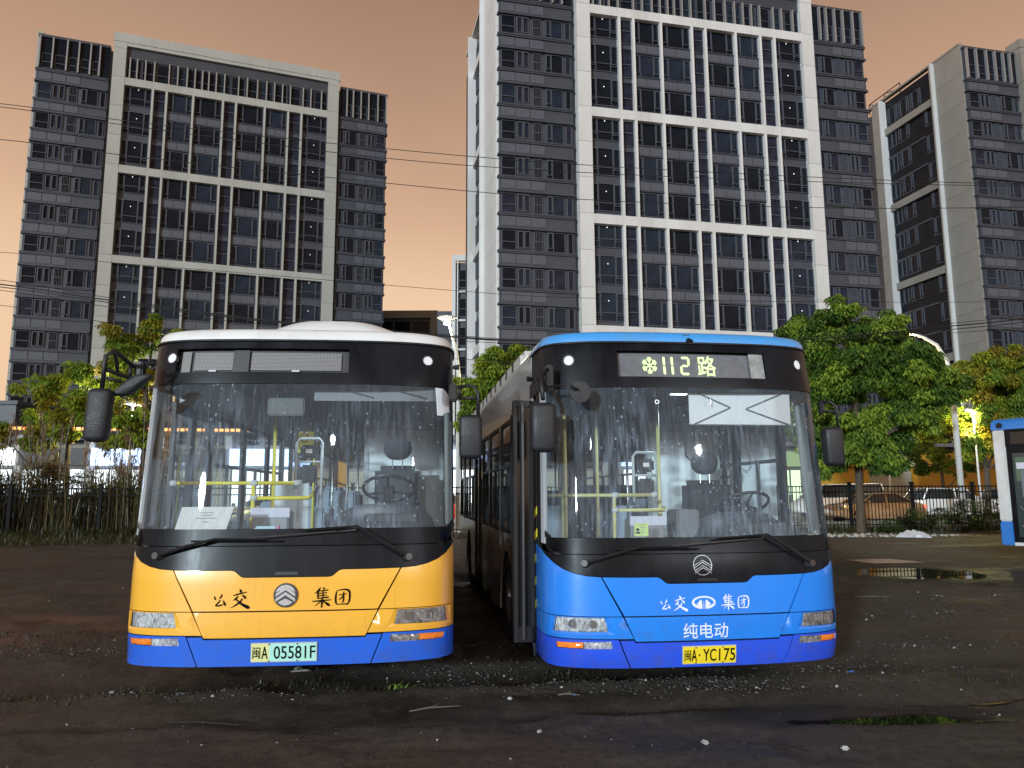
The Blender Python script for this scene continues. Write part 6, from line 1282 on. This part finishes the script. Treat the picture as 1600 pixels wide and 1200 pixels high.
# ------------------------------------------------------------ third bus at the right edge
tb = empty('parked_bus', (11.12, 17.8, 0), R(-63)); tag(tb, 'white and blue bus cut off by the right edge, its dark door side visible', 'bus')
WB = pm('white_bus_paint', (.72, .72, .74), .35, coat=.5, col2=(.58, .58, .58), vscale=3); BB = pm('bus_blue_trim', (.03, .20, .62), .35, coat=.5)
q = MB()   # local: x along the side towards the viewer, y into the bus
q.prism([(0, 0), (.10, -.0), (.10, 2.4), (0, 2.4)], .96, 3.01, 'z'); q.build('corner_pillar', WB, tb, bevel=.02)
MB().box(.002, .27, .002, 2.45, .95, 3.02).build('front_panel', WB, tb, bevel=.03)
MB().box(-.005, .29, -.012, 2.46, .42, .95).build('lower_trim', BB, tb, bevel=.03)
q = MB(); n = 10
q.prism([(-.01, 3.02), (.0, 3.16), (.06, 3.24), (.18, 3.28), (2.27, 3.28), (2.40, 3.22), (2.46, 3.02)], -.01, 10.5, 'x'); autosmooth(q.build('roof', BB, tb))
q = MB(); q.tube([(.2, -.01, 3.12), (.2, -.06, 3.12)], .06, 12); q.build('side_lamp', BLACKP, tb)
MB().box(.43, 10.4, .03, 2.42, .5, 3.02).build('body', CHASSIS, tb)
MB().box(.43, 3.4, -.0, .03, 2.62, 3.01).build('route_board', GLOSSBLACK, tb); MB().box(.55, .92, -.006, .0, 2.68, 2.95).build('board_panel', pm('dark_screen', (.02, .02, .022), .2), tb)
q = MB(); q.box(1.10, 1.36, -.006, 0, 2.86, 2.91); q.box(1.10, 1.16, -.006, 0, 2.74, 2.86); q.box(1.16, 1.34, -.006, 0, 2.74, 2.78); q.build('board_letter', pm('dim_letter', (.10, .10, .11), .4), tb)
dl = empty('front_door', (0, 0, 0), 0, tb)
q = MB(); [q.box(a, b, -.03, .02, c, d) for (a, b, c, d) in ((.46, 1.28, .5, .62), (.46, 1.28, 2.48, 2.60), (.46, .56, .62, 2.48), (1.18, 1.28, .62, 2.48))]; q.build('door_frame', GLOSSBLACK, dl)
MB().box(.56, 1.18, -.01, .005, .62, 2.48).build('door_glass', pm('teal_door_glass', (.035, .055, .06), .12, spec=.5), dl)
MB().box(.62, 1.14, -.016, -.01, 1.85, 2.38).build('door_reflection_pane', pm('green_reflection_tint', (.10, .16, .11), .3), dl); MB().box(.64, .84, -.02, -.016, 2.12, 2.26).build('sticker', LAV, dl); MB().box(.72, 1.05, -.021, -.016, 1.5, 2.08).build('paper_notice', pm('grey_notice', (.16, .19, .22), .5), dl)  # green slab on the door glass is a painted reflection
for z in (1.28, .88): q = MB(); q.tube([(.66, -.06, z), (1.14, -.06, z - .42)], .014, 6); q.build('grab_bar', ALU, dl)
MB().box(1.30, 3.4, -.01, .02, 1.15, 2.6).build('side_window', pm('dark_bus_window', (.02, .025, .03), .1), tb); MB().box(1.3, 10.4, -.01, .03, .5, 1.14).build('side_panel', WB, tb); MB().box(.45, 1.3, -.02, .03, .42, .49).build('skirt', WB, tb); MB().box(3.42, 10.4, -.01, .02, 1.15, 3.0).build('side_window', pm('dark_bus_window', None), tb)
for ch in tb.children:
    if ch.name.split('.')[0] in ('body', 'route_board', 'board_panel', 'board_letter', 'front_door', 'side_window', 'side_panel', 'skirt'): ch.location.x -= .15
for c in (2.3, 8.0): wheel(tb, c, .3, .48, .3)

# ------------------------------------------------------------ litter and stones
def gpt(x, y, dz=0): return (x, y, float(gz(np.array([x]), np.array([y]))[0]) + dz)
STM = [pm('pebble_grey', (.10, .095, .088), .7), pm('pebble_dark', (.035, .032, .03), .5), pm('pebble_pale', (.42, .41, .39), .6)]
g = np.random.default_rng(21)
def rocks(name, xs, ys, sz, mis, label, cat, flat=.6):
    n = len(xs); zz = gz(xs, ys); base = np.array([(1, 0, 0), (-1, 0, 0), (0, 1, 0), (0, -1, 0), (0, 0, 1), (0, 0, -1)], float)
    F = np.array([(0, 2, 4), (2, 1, 4), (1, 3, 4), (3, 0, 4), (2, 0, 5), (1, 2, 5), (3, 1, 5), (0, 3, 5)])
    V = base[None] * sz[:, None, None] * g.uniform(.6, 1.3, (n, 6, 1)); a = g.uniform(0, 6.28, n); c, s = np.cos(a)[:, None], np.sin(a)[:, None]
    X = V[..., 0] * c - V[..., 1] * s; Y = V[..., 0] * s + V[..., 1] * c; V = np.stack([X + xs[:, None], Y + ys[:, None], V[..., 2] * flat + (zz + sz * .18)[:, None]], -1)
    me = np_mesh(name, V.reshape(-1, 3), (F[None] + np.arange(n)[:, None, None] * 6).reshape(-1, 3), STM, np.repeat(mis, 8)); return tag(link(name, me), label, cat, kind='stuff')
def clusters(centres, n, sd):
    c = np.array(centres); i = g.integers(0, len(c), n); return c[i, 0] + g.normal(0, sd, n) * c[i, 2], c[i, 1] + g.normal(0, sd, n) * c[i, 3]
n = 7000; xs = g.uniform(-9, 12, n); ys = 3.6 + 18 * g.random(n) ** 1.6; keep = (pud_field(xs, ys) > 1.1); xs, ys = xs[keep], ys[keep]
rocks('gravel', xs, ys, g.uniform(.003, .011, len(xs)) * (1 + ys * .04), g.choice([0] * 4 + [1] * 20 + [2], len(xs)), 'fine loose gravel scattered over the mud', 'gravel')
x1, y1 = clusters([(1.25, 6.95, 1.5, .35), (1.9, 6.7, 1, .3), (.1, 6.9, 1.6, .3), (-.5, 7.6, 1, .6), (-5.6, 9.2, 2.2, .5), (-4.6, 8.4, 1.6, .4), (-6.6, 8.6, 1, .4), (5.6, 10.4, 2, .4), (4.6, 8.6, 1.5, .5), (3.2, 7.5, 1.5, .35), (-2.8, 6.6, 1.5, .25), (6.5, 12.3, 2, .5), (-.3, 8.4, .6, .8)], 3600, .45)
rocks('rubble', x1, y1, g.uniform(.006, .022, 3600), g.choice([0] * 4 + [1] * 24 + [2], 3600), 'heaps of broken rubble along the wheel ruts', 'rubble')
# white debris bank at the right fence foot
x2 = g.uniform(9.5, 17.6, 800); y2 = 28.9 + (x2 - 12) * .13 + g.normal(0, .18, 800); me_keep = g.choice([2, 2, 0], 800)
rocks('rubble_bank', x2, y2, g.uniform(.05, .17, 800) * np.clip(1.3 - np.abs(x2 - 12.3) / 5, .3, 1), me_keep, 'low bank of white rubble at the foot of the right fence', 'rubble')
# weeds around the ruts
n = 700; xs, ys = clusters([(-2.1, 6.95, 1.0, .18), (-3.6, 6.55, 1.2, .12), (-1.0, 6.85, .5, .12), (-5.2, 9.3, 1.4, .5), (3.6, 6.95, 1.4, .1), (.5, 7.2, 1.2, .2)], n, .45)
tag(blades('grass_tufts', np.stack([xs, ys, gz(xs, ys) - .01], -1), g.uniform(.02, .09, n), g.uniform(.004, .012, n), WD, g.integers(0, 2, n), .9, 31), 'small tufts of grass growing along the wheel ruts', 'grass', kind='stuff')
n = 26; xs = g.normal(-.98, .07, n); ys = g.normal(6.84, .05, n)
tag(blades('grass_tufts', np.stack([xs, ys, gz(xs, ys)], -1), g.uniform(.03, .08, n), g.uniform(.012, .022, n), [LG[0], LG[2]], g.integers(0, 2, n), 1.0, 32), 'bright green weed in front of the orange bus', 'weeds', kind='stuff')
def crumple(name, x, y, sx, sy, sz, mat, lab, cat, rz=0, n=12, seed=0):
    gg = np.random.default_rng(seed); q = MB(); G = []
    for i in range(n + 1):
        for j in range(n + 1):
            u, v = i / n * 2 - 1, j / n * 2 - 1; e = 1 - .25 * gg.random(); r = max(abs(u), abs(v)); h = sz * (max(0, 1 - r ** 2)) * gg.uniform(.5, 1.0) + .004
            q.v.append((u * sx * (e if r > .9 else 1), v * sy * (e if r > .9 else 1), h))
    for i in range(n):
        for j in range(n): a = i * (n + 1) + j; q.f.append((a, a + n + 1, a + n + 2, a + 1)); q.mi.append(0)
    return tag(q.build(name, mat, loc=gpt(x, y), rot=(0, 0, rz), fix=False), lab, cat)
crumple('plastic_bag', 14.5, 28.3, .6, .25, .3, pm('bag_plastic', (.5, .5, .54), .3), 'crumpled white plastic bag lying by the right fence', 'bag', -.4, seed=3)
crumple('cardboard_sheet', 8.75, 18.6, .75, .6, .03, pm('pale_cardboard', (.42, .34, .27), .8), 'flattened pale cardboard beyond the puddle', 'cardboard', .2, 6, 4)
crumple('dead_leaf', -1.95, 7.35, .10, .035, .02, pm('dry_leaf', (.30, .28, .24), .7), 'large curled grey dead leaf under the orange bus plate', 'leaf', .3, 5, 5)
crumple('dead_leaf', -2.02, 7.5, .05, .03, .03, pm('dry_leaf', None), 'small curled dead leaf behind the large one', 'leaf', 1.0, 5, 6)
crumple('plastic_scrap', -2.75, 6.62, .03, .018, .012, pm('cyan_plastic', (.35, .62, .72), .3), 'pale blue plastic scrap left of the orange bus plate', 'litter', .4, 4, 7)
crumple('plastic_scrap', 3.1, 7.34, .05, .012, .012, pm('blue_plastic', (.03, .2, .7), .3), 'thin blue plastic scrap right of the blue bus', 'litter', .1, 4, 8)
crumple('plastic_scrap', .5, 6.64, .014, .03, .012, pm('blue_plastic', None), 'small blue scrap between the two buses', 'litter', .1, 4, 9)
for i, (x, y, s, lab) in enumerate(((-.03, 6.33, .022, 'white stone on the bare mud near the picture middle'), (.18, 5.62, .022, 'white pebble lying on open mud below the gap'), (1.25, 5.3, .028, 'white pebble under the blue bus number plate'), (2.1, 5.15, .026, 'pale stone beside the small lower puddle'), (-3.3, 6.6, .02, 'white stone left of the orange bus corner'))):
    q = MB(); q.box(-s, s, -s * .7, s * .7, 0, s); tag(q.build('stone', STM[2], loc=gpt(x, y, -.003), rot=(0, 0, i), bevel=s * .4), lab, 'stone')
STK = pm('stick_pale', (.13, .11, .085), .8)
for i, (x, y, L, rz, lab) in enumerate(((-.6, 6.15, .2, .42, 'thin pale stick lying diagonally below the gap between buses'), (.45, 6.55, .09, .1, 'short pale stick near the small blue scrap'), (4.1, 7.1, .22, -.25, 'dark twig at the lower right'), (1.75, 5.2, .16, 2.2, 'black twig below the blue bus'), (-2.2, 5.75, .28, -.1, 'long dark twig on the lower left mud'), (5.6, 12.3, .3, .1, 'pale stick beyond the right bus'))):
    mt = STK if 'pale' in lab else pm('twig_dark', (.02, .016, .012), .8)
    q = MB(); q.tube([(-L, 0, .008), (-L * .2, .01, .015), (L, -.01, .006)], [.006, .008, .003], 5); q.tube([(-L * .2, .01, .014), (L * .3, .07 * L / .2, .02)], [.005, .002], 4); tag(q.build('twig', mt, loc=gpt(x, y, .004), rot=(0, 0, rz)), lab, 'twig', 'twigs lying on the mud')
# worn yellow paint on the ground at the lower right
yp = pm('worn_yellow_paint', (.22, .15, .02), .6, col2=(.045, .036, .028), vscale=9, contrast=(.42, .6))
for i, (x, y, sx, sy, rz, lab) in enumerate(((3.85, 6.32, .25, .035, .1, 'longer'), (3.35, 5.72, .16, .03, .05, 'shorter'))):
    q = MB(); n = 22; P_ = [(x + sx * math.cos(t) * (1 + .2 * math.sin(3 * t)), y + sy * math.sin(t) * (1 + .3 * math.sin(5 * t))) for t in np.linspace(0, 6.283, n, endpoint=False)]
    q.face([gpt(a, b, .008) for a, b in P_]); tag(q.build('paint_patch', yp, fix=False), lab + ' patch of worn yellow paint beside the lower puddle', 'paint mark')

# ------------------------------------------------------------ lamps added behind the viewer: glints in glass and paint, fill on bus fronts
for i, (x, y, lab) in enumerate(((-1.5, -12.0, 'added lot lamp for glints and fill, directly behind the viewer'), (11.3, -11.5, 'added lot lamp for fill, behind the viewer to the right'))):
    L = empty('yard_fill_lamp', (x, y, 0)); tag(L, lab, 'lamp', 'added yard lamps behind the viewer')
    MB().tube([(0, 0, 0), (0, 0, 6.4), (0, .5, 6.85)], [.08, .05, .04], 8).build('pole', LM, L, smooth=True)
    q = MB(); q.box(-.2, .2, .4, .8, 6.86, 6.92); q.build('lamp_head', LM, L)
    me = bpy.data.meshes.new('lamp_globe'); bm = bmesh.new(); bmesh.ops.create_uvsphere(bm, u_segments=16, v_segments=10, radius=.09); bm.to_mesh(me); bm.free(); me.materials.append(emit('yard_fill_glow', (.82, .92, 1), 60)); link('lamp_globe', me, L, (0, .6, 6.74))
    ld = bpy.data.lights.new('lamp_bulb', 'POINT'); ld.energy = (900, 4200)[i]; ld.color = (.88, .95, 1.0); ld.shadow_soft_size = .16; lo = bpy.data.objects.new('lamp_bulb', ld); COL.objects.link(lo); lo.parent = L; lo.location = (0, .9, 6.6)
